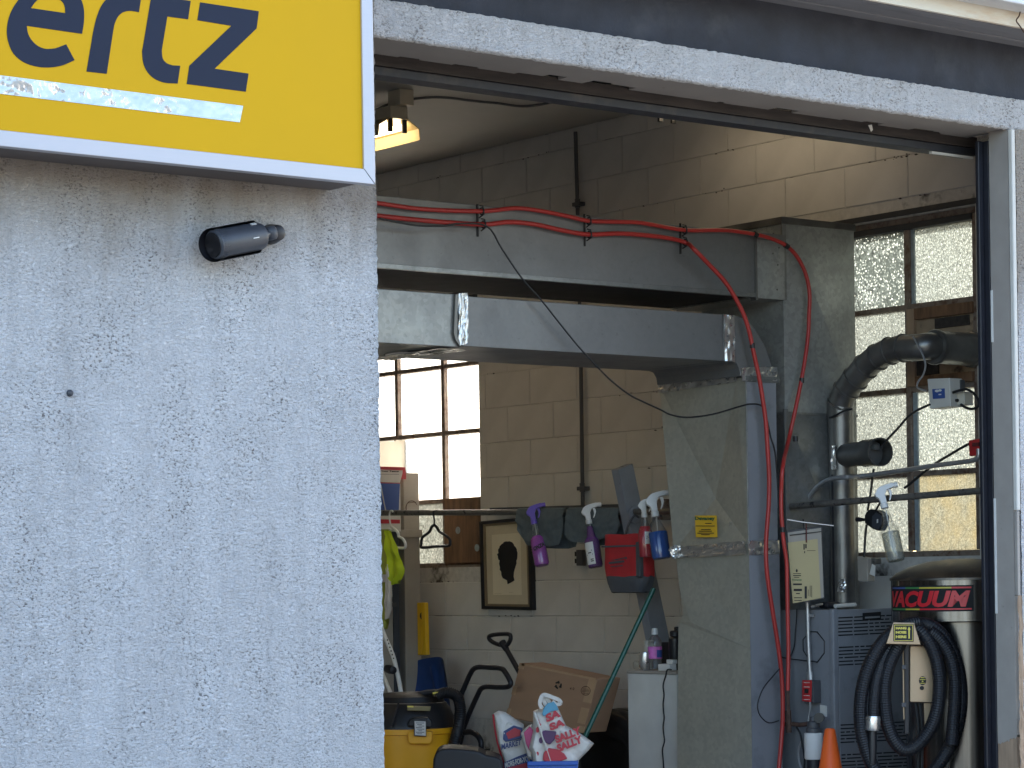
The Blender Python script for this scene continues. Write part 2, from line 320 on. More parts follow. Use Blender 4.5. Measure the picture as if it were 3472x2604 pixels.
MAT.update(
    stucco=stucco('white_stucco', (.86, .86, .875), (.765, .76, .77), (.15, .135, .125), shade_stain=True),
    stucco_band=stucco('band_stucco', (.80, .785, .79), (.70, .685, .68), (.25, .22, .20)),
    navy=PB('navy_stucco', (.037, .040, .052), .85, var=.3, vs=7, bump=.5, bs=70, dirt=(.075, .078, .09), ds=4, dlo=.55, dhi=.8, bd=.006),
    concrete=PB('concrete', (.25, .245, .235), .85, var=.2, bump=.2),
    asphalt=PB('paving', (.20, .19, .175), .9, var=.2, vs=3, bump=.4, bs=200),
    paintwall=PB('wall_paint', (.56, .532, .49), .75, var=.07, vs=5, bump=.3, bs=90, bd=.003, dirt=(.14, .12, .10), ds=26, dlo=.715, dhi=.76),
    mortar=PB('mortar', (.51, .48, .44), .9, var=.12, vs=30, bump=.4, bs=150, dirt=(.07, .06, .05), ds=3.0, dlo=.57, dhi=.66),
    ceil=PB('ceiling_paint', (.40, .375, .33), .8, var=.08, vs=2, dirt=(.34, .31, .27), ds=1.1, dlo=.5, dhi=.8),
    greywood=PB('grey_paint', (.33, .30, .27), .6, var=.08, bump=.2, bs=60, dirt=(.2, .18, .16), ds=20, dlo=.66, dhi=.72),
    barewood=PB('bare_wood', (.33, .23, .155), .8, var=.25, vs=14, bump=.5, bs=40, sc=(3, 3, .35)),
    darkwood=PB('dark_wood', (.04, .032, .028), .9, var=.5, vs=12, bump=.5, bs=30, sc=(.4, 3, 3)),
    black=PB('black_paint', (.012, .012, .016), .45, var=.2),
    rail=PB('rail_paint', (.014, .015, .022), .38, var=.2, vs=20),
    blackrub=PB('black_rubber', (.008, .008, .010), .5, var=.2, bump=.15),
    blackplastic=PB('black_plastic', (.011, .011, .013), .42, var=.15),
    header=PB('header_steel', (.020, .022, .028), .55, var=.2, vs=20, dirt=(.06, .05, .045), ds=9),
    alu=PB('brushed_alu', (.50, .50, .54), .42, .5, var=.03, sc=(.3, 1, 30), vs=4),
    signbody=PB('sign_body', (.12, .105, .10), .7, var=.15, vs=5),
    signyellow=PB('sign_yellow', (.68, .385, .012), .5, var=.02, vs=2, spec=.1),
    signnavy=PB('sign_navy', (.026, .032, .055), .5, var=.03, spec=.12),
    mirrorfilm=PB('silver_film', (.44, .45, .48), .05, .95, var=.02, vs=2, bump=.5, bs=4, bd=.02),
    camgrey=PB('camera_grey', (.045, .05, .062), .42, var=.08, vs=30),
    camdark=PB('camera_dark', (.012, .012, .016), .4, var=.1),
    lens=PB('lens_glass', (.05, .06, .06), .25, var=.0, coat=.5),
    white=PB('white_plastic', (.72, .71, .68), .4, var=.04),
    offwhite=PB('offwhite', (.62, .60, .55), .5, var=.06),
    cream=PB('cream_fascia', (.74, .69, .58), .55, var=.06, vs=4, dirt=(.55, .33, .15), ds=3, dlo=.56, dhi=.8, sc=(.5, 1, 3)),
    soffit=PB('soffit_paint', (.20, .20, .21), .7, var=.12, vs=5, dirt=(.12, .12, .13), ds=6, sc=(.3, 3, 1)),
    gutter=PB('gutter_metal', (.66, .67, .68), .45, .1, var=.06),
    galv=galv('galvanised', (.27, .275, .265)),
    galv_flat=galv('galvanised_dull', (.215, .215, .21), .46, .03, .6, .15),
    galv_old=galv('galvanised_old', (.52, .505, .42), .32, .07, .55, .3),
    galv_riser=galv('galvanised_riser', (.36, .37, .35), .40, .12, .5, .45),
    foil=PB('foil_tape', (.70, .69, .66), .30, .9, var=.08, vs=30, bump=.3, bs=26, bd=.006),
    steel=PB('stainless', (.17, .162, .155), .24, 1.0, var=.55, vs=2.6, sc=(9, 9, .25)),  # upright light and dark streaks in the colour stand in for reflections
    steel_lid=PB('stainless_lid', (.14, .13, .118), .46, 1.0, var=.15, vs=12, dirt=(.25, .2, .15), ds=14),
    flue=PB('flue_steel', (.165, .16, .15), .36, .7, var=.25, vs=9, bump=.1, bs=30),
    redhose=PB('red_hose', (.40, .030, .024), .42, var=.08),
    cord=PB('black_cord', (.012, .012, .013), .5, var=.1),
    pipe=PB('old_pipe', (.16, .15, .135), .45, .5, var=.25, vs=40, dirt=(.02, .02, .02), ds=25, dlo=.58, dhi=.66),
    conduit=PB('conduit', (.42, .42, .42), .35, .7, var=.1, vs=30),
    conduit_dark=PB('painted_conduit', (.07, .07, .075), .5, var=.15),
    winframe=PB('window_steel', (.20, .155, .125), .7, var=.25, vs=25, dirt=(.10, .05, .03), ds=22, dlo=.5, dhi=.65),
    puttyblue=PB('old_putty', (.30, .35, .37), .8, var=.2, vs=30),
    ply=PB('stained_plywood', (.16, .085, .045), .75, var=.45, vs=10, sc=(3, 3, .5), dirt=(.05, .03, .02), ds=8),
    plypale=PB('pale_plywood', (.34, .25, .17), .8, var=.3, vs=8, dirt=(.05, .03, .02), ds=6, dlo=.5, dhi=.6),
    towel=PB('towel', (.10, .125, .135), .95, var=.15, vs=40, bump=.8, bs=300),
    postgrey=PB('post_grey', (.24, .255, .28), .5, var=.1, vs=12, dirt=(.12, .11, .1), ds=12, dlo=.62, dhi=.7),
    bagred=PB('bag_red', (.50, .028, .035), .6, var=.1, vs=20, bump=.3, bs=200),
    baggrey=PB('bag_grey', (.085, .09, .10), .7, var=.1, vs=20, bump=.3, bs=200),
    furnace=PB('furnace_grey', (.215, .22, .232), .45, var=.05, vs=4, dirt=(.12, .125, .135), ds=6, dlo=.55, dhi=.8),
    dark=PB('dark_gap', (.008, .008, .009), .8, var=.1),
    red=PB('red_paint', (.50, .03, .03), .4, var=.08),
    darkred=PB('dark_red', (.12, .025, .02), .6, var=.2),
    orange=PB('cone_orange', (.85, .13, .02), .45, var=.06),
    yellow=PB('vac_yellow', (.80, .36, .01), .42, var=.06, vs=6, dirt=(.4, .18, .03), ds=9, dlo=.62, dhi=.75),
    yelhandle=PB('handle_yellow', (.80, .45, .015), .4, var=.06),
    blue=PB('shovel_blue', (.012, .045, .17), .38, var=.12),
    brightblue=PB('bin_blue', (.02, .10, .42), .4, var=.08),
    card=PB('cardboard', (.40, .245, .15), .8, var=.06, vs=5, sc=(1, 1, 3)),
    tape=PB('parcel_tape', (.50, .325, .19), .5, var=.08),
    cardgrey=PB('grey_card', (.34, .30, .25), .75, var=.08, vs=6),
    creamboard=PB('cream_board', (.62, .57, .47), .6, var=.04),
    ink=PB('ink', (.02, .018, .016), .7, var=.05),
    inkbrown=PB('brown_ink', (.10, .05, .03), .8, var=.05),
    paper=PB('yellow_paper', (.46, .37, .19), .7, var=.05, vs=4),
    mat=PB('picture_mat', (.55, .47, .33), .7, var=.04),
    matpale=PB('picture_paper', (.70, .62, .46), .7, var=.03),
    framewood=PB('frame_wood', (.20, .15, .09), .4, var=.1, vs=20),
    hivis=PB('hivis', (.55, .68, .02), .7, var=.1, vs=9, bump=.2, bs=40),
    hivisdark=PB('hivis_olive', (.33, .36, .06), .75, var=.1, vs=9),
    reflect=PB('reflective_strip', (.62, .58, .54), .35, var=.06),
    green=PB('pole_green', (.006, .085, .062), .3, var=.08),
    purple=PB('purple_plastic', (.16, .10, .50), .4, var=.05),
    liq_purple=clearplastic('purple_liquid', (.60, .12, .70), .8),
    liq_dark=clearplastic('violet_liquid', (.26, .08, .38), .75),
    liq_red=clearplastic('red_liquid', (.75, .03, .05), .9),
    liq_blue=clearplastic('blue_liquid', (.008, .11, .52), .9),
    liq_clear=clearplastic('soapy_water', (.72, .72, .66), .3),
    clear=clearplastic('clear_plastic', (.92, .92, .90), .05),
    pinklabel=PB('pink_label', (.62, .16, .50), .5, var=.2, vs=40),
    bluelabel=PB('blue_label', (.04, .09, .30), .5, var=.06),
    stickyel=PB('sticker_yellow', (.78, .46, .03), .5, var=.04),
    greenink=PB('green_ink', (.05, .13, .05), .6, var=.05),
    bronze=PB('bronze_plate', (.42, .31, .20), .42, .5, var=.06),
    labelyellow=PB('label_yellow', (.70, .58, .10), .5, var=.03),
    vacred=PB('vacuum_red', (.60, .02, .03), .4, var=.04),
    rainbow_g=PB('stripe_green', (.05, .22, .06), .4, var=.05),
    rainbow_y=PB('stripe_yellow', (.55, .45, .06), .4, var=.05),
    sack=PB('sack_white', (.66, .62, .56), .5, var=.05, vs=8, bump=.5, bs=14, bd=.02),
    sackblue=PB('sack_blue', (.035, .055, .17), .5, var=.08),
    sackred=PB('sack_red', (.48, .03, .045), .5, var=.1),
    sackpurple=PB('sack_purple', (.09, .03, .10), .5, var=.2),
    sackpink=PB('sack_pink', (.55, .06, .18), .5, var=.2),
    sackteal=PB('sack_teal', (.10, .32, .46), .5, var=.1),
    gold=PB('gold_badge', (.22, .17, .07), .5, var=.15),
    lampmetal=PB('lamp_metal', (.50, .44, .33), .5, var=.05),
    lampwhite=PB('lamp_reflector', (.52, .40, .21), .5, var=.03),
    tubelit=emit('lit_tube', (1.0, .79, .48), 3.6),
    tubedim=emit('lit_tube_far', (1.0, .82, .56), 1.3),
    rust=PB('rust_pipe', (.09, .05, .035), .8, .2, var=.4, vs=30, bump=.4),
    brass=PB('old_brass', (.20, .13, .06), .45, .8, var=.2),
    pane_bright=frosted('frosted_bright', (.92, .91, .88), .30, 60, .06),
    pane_dirty=frosted('obscure_green', (.36, .39, .375), .55, 80, .7, (.97, 1, .99), (.20, .22, .21)),
    pane_wired=frosted('obscure_wired', (.40, .425, .405), .36, 95, .45, (.97, 1, .98)),
    pane_plain=frosted('obscure_plain', (.37, .39, .37), .32, 100, .45, (.95, .98, .97)),
    pane_amber=frosted('obscure_amber', (.38, .38, .325), .14, 105, .4, (1, .98, .92), (.34, .315, .235)),
    pane_grey=frosted('obscure_grey', (.36, .37, .34), .30, 75, .5, (.9, .92, .9), (.24, .24, .22)),
)
# ------------------------------------------------------------------ setting: ground, floor, ceiling, room walls
YF, XL, XJ, ZL, ZB = 7.2, 5.038, 8.348, 3.50, 3.635      # facade face, opening left / right, lintel underside, band top
XW = 9.2                                                    # inner face of the block wall
ZC = 4.19
g = G().box(-70, 70, -90, 80, -.3, -.02); build('ground', g, MAT['asphalt'], kind='structure')
g = G().box(-5.8, 9.19, 7.0, 16.9, -.016, 0.0); build('floor', g, MAT['concrete'], kind='structure')
g = G().box(-6.2, 9.6, 7.2, 17.2, ZC, ZC + .3); build('ceiling', g, MAT['ceil'], kind='structure')
g = G().box(-6.0, 9.2, 16.9, 17.1, 0, ZC); build('back_wall', g, MAT['paintwall'], kind='structure')
g = G().box(-6.2, -6.0, 7.4, 17.1, 0, ZC); build('far_side_wall', g, MAT['paintwall'], kind='structure')

def fbm(x, y, z, o=3):
    s = 0; a = 1
    for k in range(o):
        s += a * mnoise.noise((x, y, z)); x *= 2.1; y *= 2.1; z *= 2.1; a *= .5
    return s
# left pier: a rough stucco face with an uneven arris
def pier(u, v):
    x = 3.3 + u * (XL - 3.3); z = .0 + v * ZB
    d = fbm(x * 38, z * 55, 1.3) * .0035
    ex = 0
    if u > .995: ex = fbm(3.3, z * 45, 5.1) * .006; d += .004
    return Vector((x + ex, YF - d, z))
g = G().grid(pier, 200, 300)
b = len(g.v)
def ret(u, v):
    z = v * ZB; ex = fbm(3.3, z * 45, 5.1) * .006
    return Vector((XL + ex * (1 - u), YF - .004 + u * .2, z))
g.grid(ret, 2, 300)
g.box(3.3, XL - .03, YF + .012, YF + .2, 0, ZB - .002)
g.box(-6.2, -3.0, YF, YF + .2, 0, ZB - .001)
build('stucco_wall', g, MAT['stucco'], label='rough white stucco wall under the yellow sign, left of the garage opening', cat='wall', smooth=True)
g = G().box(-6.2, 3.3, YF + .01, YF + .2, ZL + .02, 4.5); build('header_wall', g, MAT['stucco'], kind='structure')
def rp(u, v):
    x = XJ + .036 + u * 1.2; z = v * (ZL + .005); return Vector((x, YF - fbm(x * 40, z * 60, 9.1) * .004, z))
g = G().grid(rp, 60, 260); g.box(XJ + .02, 9.75, YF + .012, YF + .2, 0, ZL)
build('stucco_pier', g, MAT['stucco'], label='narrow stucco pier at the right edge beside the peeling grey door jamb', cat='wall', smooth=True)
def band(u, v):
    x = 3.0 + u * 6.6
    n = fbm(x * 42, v * 6, 4.4) * .005
    if v < .7: z = ZL + .012 + (ZB - ZL - .012) * (v / .7) ; z = ZB - (z - ZL) + 0; y = YF
    t = v
    if t < .12: z = ZB - .000 + fbm(x * 30, 1, 2) * .004; y = YF + .05 * (1 - t / .12)
    elif t < .85: z = ZB - (t - .12) / .73 * (ZB - ZL - .015); y = YF
    else:
        a = (t - .85) / .15 * math.pi / 2; z = ZL + .015 - math.sin(a) * .015; y = YF + (1 - math.cos(a)) * .02
    return Vector((x, y - n, z + n * .5))
g = G().grid(band, 620, 22); g.box(2.2, 9.6, YF + .012, YF + .25, ZL + .02, ZB - .01)
build('lintel_band', g, MAT['stucco_band'], label='rough white stucco lintel band running over the garage opening', cat='lintel', smooth=True)
def navyf(u, v):
    x = 2.2 + u * 7.4; z = ZB - .02 + v * .29
    return Vector((x, YF + .045 - fbm(x * 18, z * 22, 7.7) * .006, z))
g = G().grid(navyf, 260, 14); g.box(2.2, 9.6, YF + .06, YF + .25, ZB - .02, 4.5)
build('upper_wall', g, MAT['navy'], label='dark navy painted wall strip between white lintel band and eave', cat='wall', smooth=True)

# eave: soffit boards, fascia, gutter
ZS = 3.875
e = empty('eave', (6, 7.1, ZS), 'grey boarded eave with cream rust stained fascia above the dark wall', 'eave')
ys = (7.245, 7.165, 7.085, 7.015, 6.97)
for k in range(4):
    build('soffit_board', G().box(2.0, 9.8, ys[k + 1] + .002, ys[k], ZS + .004 * (k % 2), ZS + .02 + .004 * (k % 2)), MAT['soffit'], e, bevel=.002, seg=1)
build('fascia', G().box(2.0, 9.8, 6.95, 6.968, ZS - .012, ZS + .14), MAT['cream'], e, bevel=.003)
build('roof_deck', G().box(2.0, 9.8, 6.97, 7.5, ZS + .03, ZS + .12), MAT['soffit'], e)
fz = PY((3472, 48), 6.95).z
gy = PZ((3472, 16), fz).y
gt = empty('gutter', (6, 6.9, fz), 'pale metal roof gutter at the top right corner of the facade', 'gutter')
build('trough', G().box(2.0, 9.9, gy, 6.946, fz, fz + .11), MAT['gutter'], gt, bevel=.006)
w = [PY((3459, 40), 6.93), PY((3455, 55), 6.93), PY((3446, 70), 6.93), PY((3458, 88), 6.935), PY((3472, 110), 6.94)]
build('hanging_wire', G().tube(spline(w, 3), .003, 5), MAT['rust'], gt)

# ------------------------------------------------------------------ door frame
df = empty('door_frame', (XJ, 7.3, 0), 'weathered grey and black garage door frame round the dark opening', 'door frame')
YU = 7.468
# underside board with a torn rear edge
random.seed(3)
pts = [(2.4, YF + .022), (XJ + .03, YF + .022)]
rear = []
x = XJ + .03
while x > 2.4:
    rear.append((x, YU - (.0 if random.random() < .6 else random.uniform(.012, .065)))); stp = random.uniform(.02, .14); x -= stp
    rear.append((x + .004, rear[-1][1]))
poly = [Vector((a, b_, ZL + .006)) for a, b_ in pts + rear]
build('soffit_plank', G().prism(poly, (0, 0, .012)), MAT['greywood'], df)
build('rough_beam', G().box(2.4, XJ + .1, YU + .004, YU + .06, 3.468, 3.515), MAT['darkwood'], df)
build('gap_lining', G().box(2.4, XJ + .1, YF + .19, YU + .06, 3.53, 3.56), MAT['dark'], df)
h0 = PY((1270, 252), 7.49).z; 
build('header_beam', G().box(2.4, XJ + .10, 7.475, 7.56, h0 - .004, 3.466), MAT['header'], df, bevel=.004)
build('weather_strip', G().box(PY((3150, 525), 7.5).x, PY((3290, 530), 7.5).x, 7.485, 7.50, h0 - .016, h0 - .006), MAT['offwhite'], df)
x0 = PY((3311, 1000), 7.372).x
build('guide_rail', G().box(x0, x0 + .030, 7.350, 7.370, 0, 3.47), MAT['rail'], df, bevel=.004)
build('guide_rail', G().box(x0 + .032, XJ + .02, 7.322, 7.370, 0, 3.47), MAT['rail'], df, bevel=.004)
# reveal board with flaked paint low down: clean upper board and a bare splintered lower piece
yr = 7.318
bz = PX((3420, 2515), XJ).z
n = 22
top = [Vector((XJ, YF + .012, 3.505)), Vector((XJ, yr, 3.505)), Vector((XJ, yr, bz - .012))]
for k in range(n + 1):
    u = k / n; top.append(Vector((XJ, yr + (YF + .012 - yr) * u, bz - .012 + .03 * u + random.uniform(-.006, .006))))
build('reveal_board', G().prism(top, (.02, 0, 0)), MAT['greywood'], df)
build('bare_board', G().box(XJ + .003, XJ + .022, YF + .012, yr, 0, bz + .03), MAT['barewood'], df)
# narrow corner bead with missing paint
zz = [PY((3433, y), YF).z for y in (480, 1730, 1735, 2020, 2025, 2330, 2335, 2604)]
build('corner_strip', G().box(XJ - .002, XJ + .020, YF - .012, YF + .010, zz[1], 3.50), MAT['offwhite'], df, bevel=.004)
build('corner_strip', G().box(XJ + .001, XJ + .017, YF - .008, YF + .010, zz[3], zz[2] + .002), MAT['greywood'], df, bevel=.003)
def splint(u, v):
    z = zz[3] + (0 - zz[3]) * v; return Vector((XJ + .000 + .03 * u + fbm(z * 12, u * 4, 3) * .008, YF - .006 + fbm(z * 20, u * 9, 8) * .005, z))
build('split_strip', G().grid(splint, 4, 120), MAT['barewood'], df)
build('paint_flake', G().box(XJ - .004, XJ - .001, 7.307, 7.317, PX((3375, 2080), XJ).z, PX((3372, 1690), XJ).z), MAT['white'], df)
build('paint_flake', G().box(XJ - .004, XJ - .001, 7.307, 7.317, PX((3367, 1160), XJ).z, PX((3360, 985), XJ).z), MAT['white'], df)

# ------------------------------------------------------------------ block wall on the right with two window openings
Z0, CH, LB = 1.60, .2065, .431
WZ0, WZ1 = 1.69, 3.365
WIN = [(12.10, 13.95), (8.16, 9.54)]
bw = empty('block_wall', (XW, 11, 0), 'beige painted concrete block wall running along the right side of the garage', 'wall')
g = G()
def wallpiece(y0, y1, z0, z1): g.box(XW + .0045, XW + .22, y0, y1, z0, z1)
wallpiece(7.4, 17.1, 0, WZ0); wallpiece(7.4, 17.1, WZ1, ZC)
wallpiece(7.4, WIN[1][0], WZ0, WZ1); wallpiece(WIN[1][1], WIN[0][0], WZ0, WZ1); wallpiece(WIN[0][1], 17.1, WZ0, WZ1)
build('mortar', g, MAT['mortar'], bw)
def blockmesh(ly, lz):
    b_ = .004; j = .0016; x0, x1 = XW, XW + .012
    a, c = ly / 2 - j, lz / 2 - j
    vs = [(x0 - XW, -a + b_, -c + b_), (x0 - XW, a - b_, -c + b_), (x0 - XW, a - b_, c - b_), (x0 - XW, -a + b_, c - b_),
          (.0025, -a, -c), (.0025, a, -c), (.0025, a, c), (.0025, -a, c), (.02, -a, -c), (.02, a, -c), (.02, a, c), (.02, -a, c)]
    fs = [(0, 3, 2, 1), (0, 1, 5, 4), (1, 2, 6, 5), (2, 3, 7, 6), (3, 0, 4, 7), (4, 5, 9, 8), (5, 6, 10, 9), (6, 7, 11, 10), (7, 4, 8, 11)]
    me = bpy.data.meshes.new('block'); me.from_pydata(vs, [], fs); me.materials.append(MAT['paintwall']); return me
bcache = {}
rb = random.Random(5)
def toimg(p):
    q = Vector(p) - EYEP; d = q.dot(fw); return 1736 + FPX * q.dot(CR) / d, CY + FPX * q.dot(CD) / d
nb = 0
for k in range(-4, 13):
    zb = Z0 + k * CH; zt = zb + CH
    off = 8.587 if (k % 2 == 1) else 8.587 + LB / 2
    for m in range(-3, 20):
        y0 = off + m * LB; y1 = y0 + LB; zz0, zz1 = zb, min(zt, ZC - .004)
        for (wa, wb) in WIN:
            if zz0 < WZ1 - .03 and zz1 > WZ0 + .03:
                if y0 >= wa - .02 and y1 <= wb + .02: y1 = y0
                elif y0 < wa < y1: y1 = wa
                elif y0 < wb < y1: y0 = wb
        if y1 - y0 < .04: continue
        pa, pb = toimg((XW, y0, zb)), toimg((XW, y1, zt))
        if pa[0] < 1250 or pb[0] > 3345 or pa[1] < 330 or pb[1] > 2640: continue
        key = (round(y1 - y0, 3), round(zz1 - zz0, 3))
        if key not in bcache: bcache[key] = blockmesh(*key)
        o = bpy.data.objects.new('block', bcache[key]); COL.objects.link(o); o.parent = bw
        o.location = Vector((XW + rb.uniform(-.0012, .0012), (y0 + y1) / 2, (zz0 + zz1) / 2)) - OFF[bw.name]
        o.rotation_euler = (0, rb.uniform(-.004, .004), rb.uniform(-.003, .003)); nb += 1
print('blocks', nb)
g = G(); rc_ = random.Random(12)
for k in range(-2, 13):
    for cl in range(rc_.randint(1, 4)):
        yc = rc_.uniform(8.4, 13.4)
        for n_ in range(rc_.randint(2, 9)):
            y_ = yc + rc_.gauss(0, .10); z_ = Z0 + k * CH + rc_.gauss(0, .004)
            if any(wa - .05 < y_ < wb_ + .05 for wa, wb_ in WIN) and WZ0 - .05 < z_ < WZ1 + .05: continue
            w_, h_ = rc_.uniform(.003, .016), rc_.uniform(.0015, .005)
            g.add([(XW - .0018, y_ - w_, z_ - h_ * rc_.random()), (XW - .0018, y_ + w_ * .2, z_ - h_), (XW - .0018, y_ + w_, z_ + h_ * .3), (XW - .0018, y_, z_ + h_)], [(0, 1, 2, 3)])
build('mortar_chip', g, MAT['darkwood'], bw, kind='stuff')
pch = PY((2945, 424), 7.44); build('paint_flake', G().prism([pch, pch + Vector((.02, 0, .004)), pch + Vector((.026, 0, -.018)), pch + Vector((.016, 0, -.026))], (0, .003, 0)), MAT['offwhite'], df)

# steel windows
def steel_window(label, ycols, zrows, pane_of, group):
    y0, y1 = ycols[0], ycols[-1]
    w_ = empty('steel_window', (XW + .1, (y0 + y1) / 2, zrows[0]), label, 'window', group)
    for (a, b_, c, d) in ((y0 - .03, y1 + .03, zrows[0] - .035, zrows[0] + .018), (y0 - .03, y1 + .03, zrows[-1] - .018, zrows[-1] + .03)):
        build('frame_bar', G().box(XW + .03, XW + .10, a, b_, c, d), MAT['winframe'], w_, bevel=.003)
    build('frame_bar', G().box(XW + .025, XW + .09, y0 + .02, y1 - .02, zrows[-1] - .05, zrows[-1] - .019), MAT['header'], w_, bevel=.003)
    for yy in (y0, y1):
        build('frame_bar', G().box(XW + .03, XW + .10, yy - .022, yy + .022, zrows[0] + .02, zrows[-1] - .02), MAT['winframe'], w_, bevel=.003)
    for yy in ycols[1:-1]:
        build('muntin', G().box(XW + .035, XW + .075, yy - .017, yy + .017, zrows[0] + .02, zrows[-1] - .02), MAT['winframe'], w_, bevel=.003)
    for zc in zrows[1:-1]:
        def mb(u, v): return None
        build('muntin', G().box(XW + .038, XW + .078, y0 + .02, y1 - .02, zc - .013, zc + .013), MAT['winframe'], w_, bevel=.003)
    for i in range(len(ycols) - 1):
        for j in range(len(zrows) - 1):
            mt = pane_of(i, j)
            if mt is None: continue
            build('pane', G().box(XW + .062, XW + .066, ycols[i] + .012, ycols[i + 1] - .012, zrows[j] + .010, zrows[j + 1] - .010), mt, w_)
    return w_
rows = [1.70, 2.10, 2.515, 2.925, 3.355]
def lp(i, j):
    if j == 0: return MAT['pane_grey'] if i == 1 else (None if i == 0 else MAT['pane_bright'])
    return MAT['pane_bright']
lw = steel_window('rusty steel window glowing white, behind the hangers at the left', [12.115, 12.512, 13.003, 13.50, 13.93], rows, lp, 'steel windows in the block wall')
# plywood square in place of the lowest right pane
build('plywood_patch', G().box(XW + .03, XW + .06, 12.115, 12.505, 1.705, 2.112), MAT['ply'], lw)
for y_, z_ in ((12.365, 1.915), (12.175, 1.805)):
    build('round_patch', G().lathe([(.022, 0), (.022, .004)], (XW + .03, y_, z_), (-1, 0, 0), 14), MAT['puttyblue'], lw)
def rpane(i, j):
    # i 0 = nearest the door
    return {(0, 3): MAT['pane_wired'], (1, 3): MAT['pane_dirty'], (0, 2): None, (1, 2): MAT['pane_plain'], (0, 1): MAT['pane_wired'], (1, 1): MAT['pane_plain'],
            (0, 0): MAT['pane_amber'], (1, 0): MAT['pane_plain'], (2, 3): MAT['pane_dirty'], (2, 2): MAT['pane_plain'], (2, 1): MAT['pane_plain'], (2, 0): MAT['pane_plain']}[(i, j)]
rw = steel_window('steel window with frosted wired panes beside the exhaust pipe', [8.185, 8.639, 9.085, 9.52], rows, rpane, 'steel windows in the block wall')
build('putty_strip', G().box(XW + .05, XW + .060, 8.595, 8.622, 1.72, 2.50), MAT['puttyblue'], rw)
build('putty_strip', G().box(XW + .05, XW + .060, 8.60, 8.622, 2.94, 3.33), MAT['puttyblue'], rw)
# flue board filling the third pane
fb = empty('flue_board', (XW + .03, 8.4, 2.53), 'stained plywood board filling one window pane round the exhaust pipe', 'board')
build('board', G().box(XW + .034, XW + .052, 8.20, 8.622, 2.528, 2.912), MAT['plypale'], fb)
build('batten', G().box(XW + .012, XW + .033, 8.575, 8.625, 2.53, 2.91), MAT['barewood'], fb, bevel=.002)
build('batten', G().box(XW + .012, XW + .033, 8.20, 8.573, 2.855, 2.91), MAT['ply'], fb, bevel=.002)
build('batten', G().box(XW + .012, XW + .033, 8.20, 8.573, 2.53, 2.575), MAT['ply'], fb, bevel=.002)
build('tar_patch', G().box(XW + .026, XW + .033, 8.43, 8.573, 2.58, 2.72), MAT['darkwood'], fb)
build('tar_patch', G().box(XW + .026, XW + .033, 8.23, 8.45, 2.80, 2.85), MAT['darkwood'], fb)
# steel lintel above the right window
build('window_lintel', G().box(XW - .004, XW + .02, 8.0, 9.6, 3.372, 3.40), MAT['header'], label='dark steel lintel over the frosted wired window', cat='lintel')

# buildings across the street, seen only as reflections in metal and film
for (xa, xb, h, y, m) in ((-26, -9, 7.5, -34, 'cardgrey'), (-7, 6, 5.2, -36, 'baggrey'), (9, 19, 7.5, -33, 'cardgrey'), (19.5, 22, 11, -35, 'offwhite'), (22.5, 25.5, 7.4, -33, 'creamboard'), (26, 27.4, 12, -36, 'offwhite'), (28, 34, 9.0, -34, 'cardgrey')):
    g = G().box(xa, xb, y - 8, y, 0, h); build('street_building', g, MAT[m], kind='structure')
# ------------------------------------------------------------------ sign
YS = 6.94
SX, SB = 4.8555, 2.933
fx, fz2 = PY((1231, 400), YS).x, PY((600, 505), YS).z
ST, SL = SB + 1.30, SX - 3.0
sg = empty('shop_sign', (SX - 1.5, 7.0, SB), 'yellow lightbox sign with dark lowercase letters and silver frame', 'sign')
build('cabinet', G().box(SL + .01, SX - .012, YS + .035, 7.19, SB + .012, ST - .012), MAT['signbody'], sg, bevel=.004)
fpn = build('face_panel', G().box(SL + .02, fx + .012, YS + .006, YS + .034, fz2 - .012, ST - .02), MAT['signyellow'], sg)
dx, dz = SX - fx, fz2 - SB
def bar(poly): return G().prism([Vector((a, YS - .002, b_)) for a, b_ in poly], (0, .036, 0))
q = .0008
build('frame_rail', bar([(SL, SB), (SX - q * 2, SB), (SX - dx - q, SB + dz), (SL + dx, SB + dz)]), MAT['alu'], sg, bevel=.002)
build('frame_rail', bar([(SX, SB + q * 2), (SX, ST - q), (SX - dx, ST - dz - q), (SX - dx, SB + dz + q)]), MAT['alu'], sg, bevel=.002)
build('frame_rail', bar([(SX - q, ST), (SL + q, ST), (SL + dx, ST - dz), (SX - dx - q, ST - dz)]), MAT['alu'], sg, bevel=.002)
build('frame_rail', bar([(SL, SB + q), (SL + dx - q, SB + dz), (SL + dx - q, ST - dz), (SL, ST - q)]), MAT['alu'], sg, bevel=.002)
YL = YS + .0045
def letter(loops):
    wl_ = [[PY(A(*p), YL) for p in lp] for lp in loops]
    return flat2d(wl_, (0, .0018, 0))
def rnd(pts, k=5): return pts
def cv(pts, k=4):
    return [(v.x, v.y) for v in spline([Vector((a, b_, 0)) for a, b_ in pts], k)]
build('letter', letter([[(1073, 12), (1387, 60), (1375, 152), (1150, 368), (1332, 394), (1317, 491), (1001, 450), (1015, 352), (1240, 138), (1058, 108)]]), MAT['signnavy'], fpn)
tl = [(832, -150), (808, 0), (775, 200)] + cv([(762, 275), (768, 335), (790, 385), (830, 422), (885, 443), (952, 447)]) + [(966, 352)] + cv([(925, 350), (893, 338), (872, 312), (867, 268)]) + [(897, 88), (1008, 103), (1022, 5), (914, -11), (934, -135)]
build('letter', letter([tl]), MAT['signnavy'], fpn)
rl = [(464, 383), (572, 395), (606, 170)] + cv([(612, 135), (628, 95), (655, 68), (695, 58), (745, 65)]) + [(760, -38)] + cv([(690, -48), (625, -38), (575, -8), (540, 38), (515, 105), (500, 170)])
build('letter', letter([rl]), MAT['signnavy'], fpn)
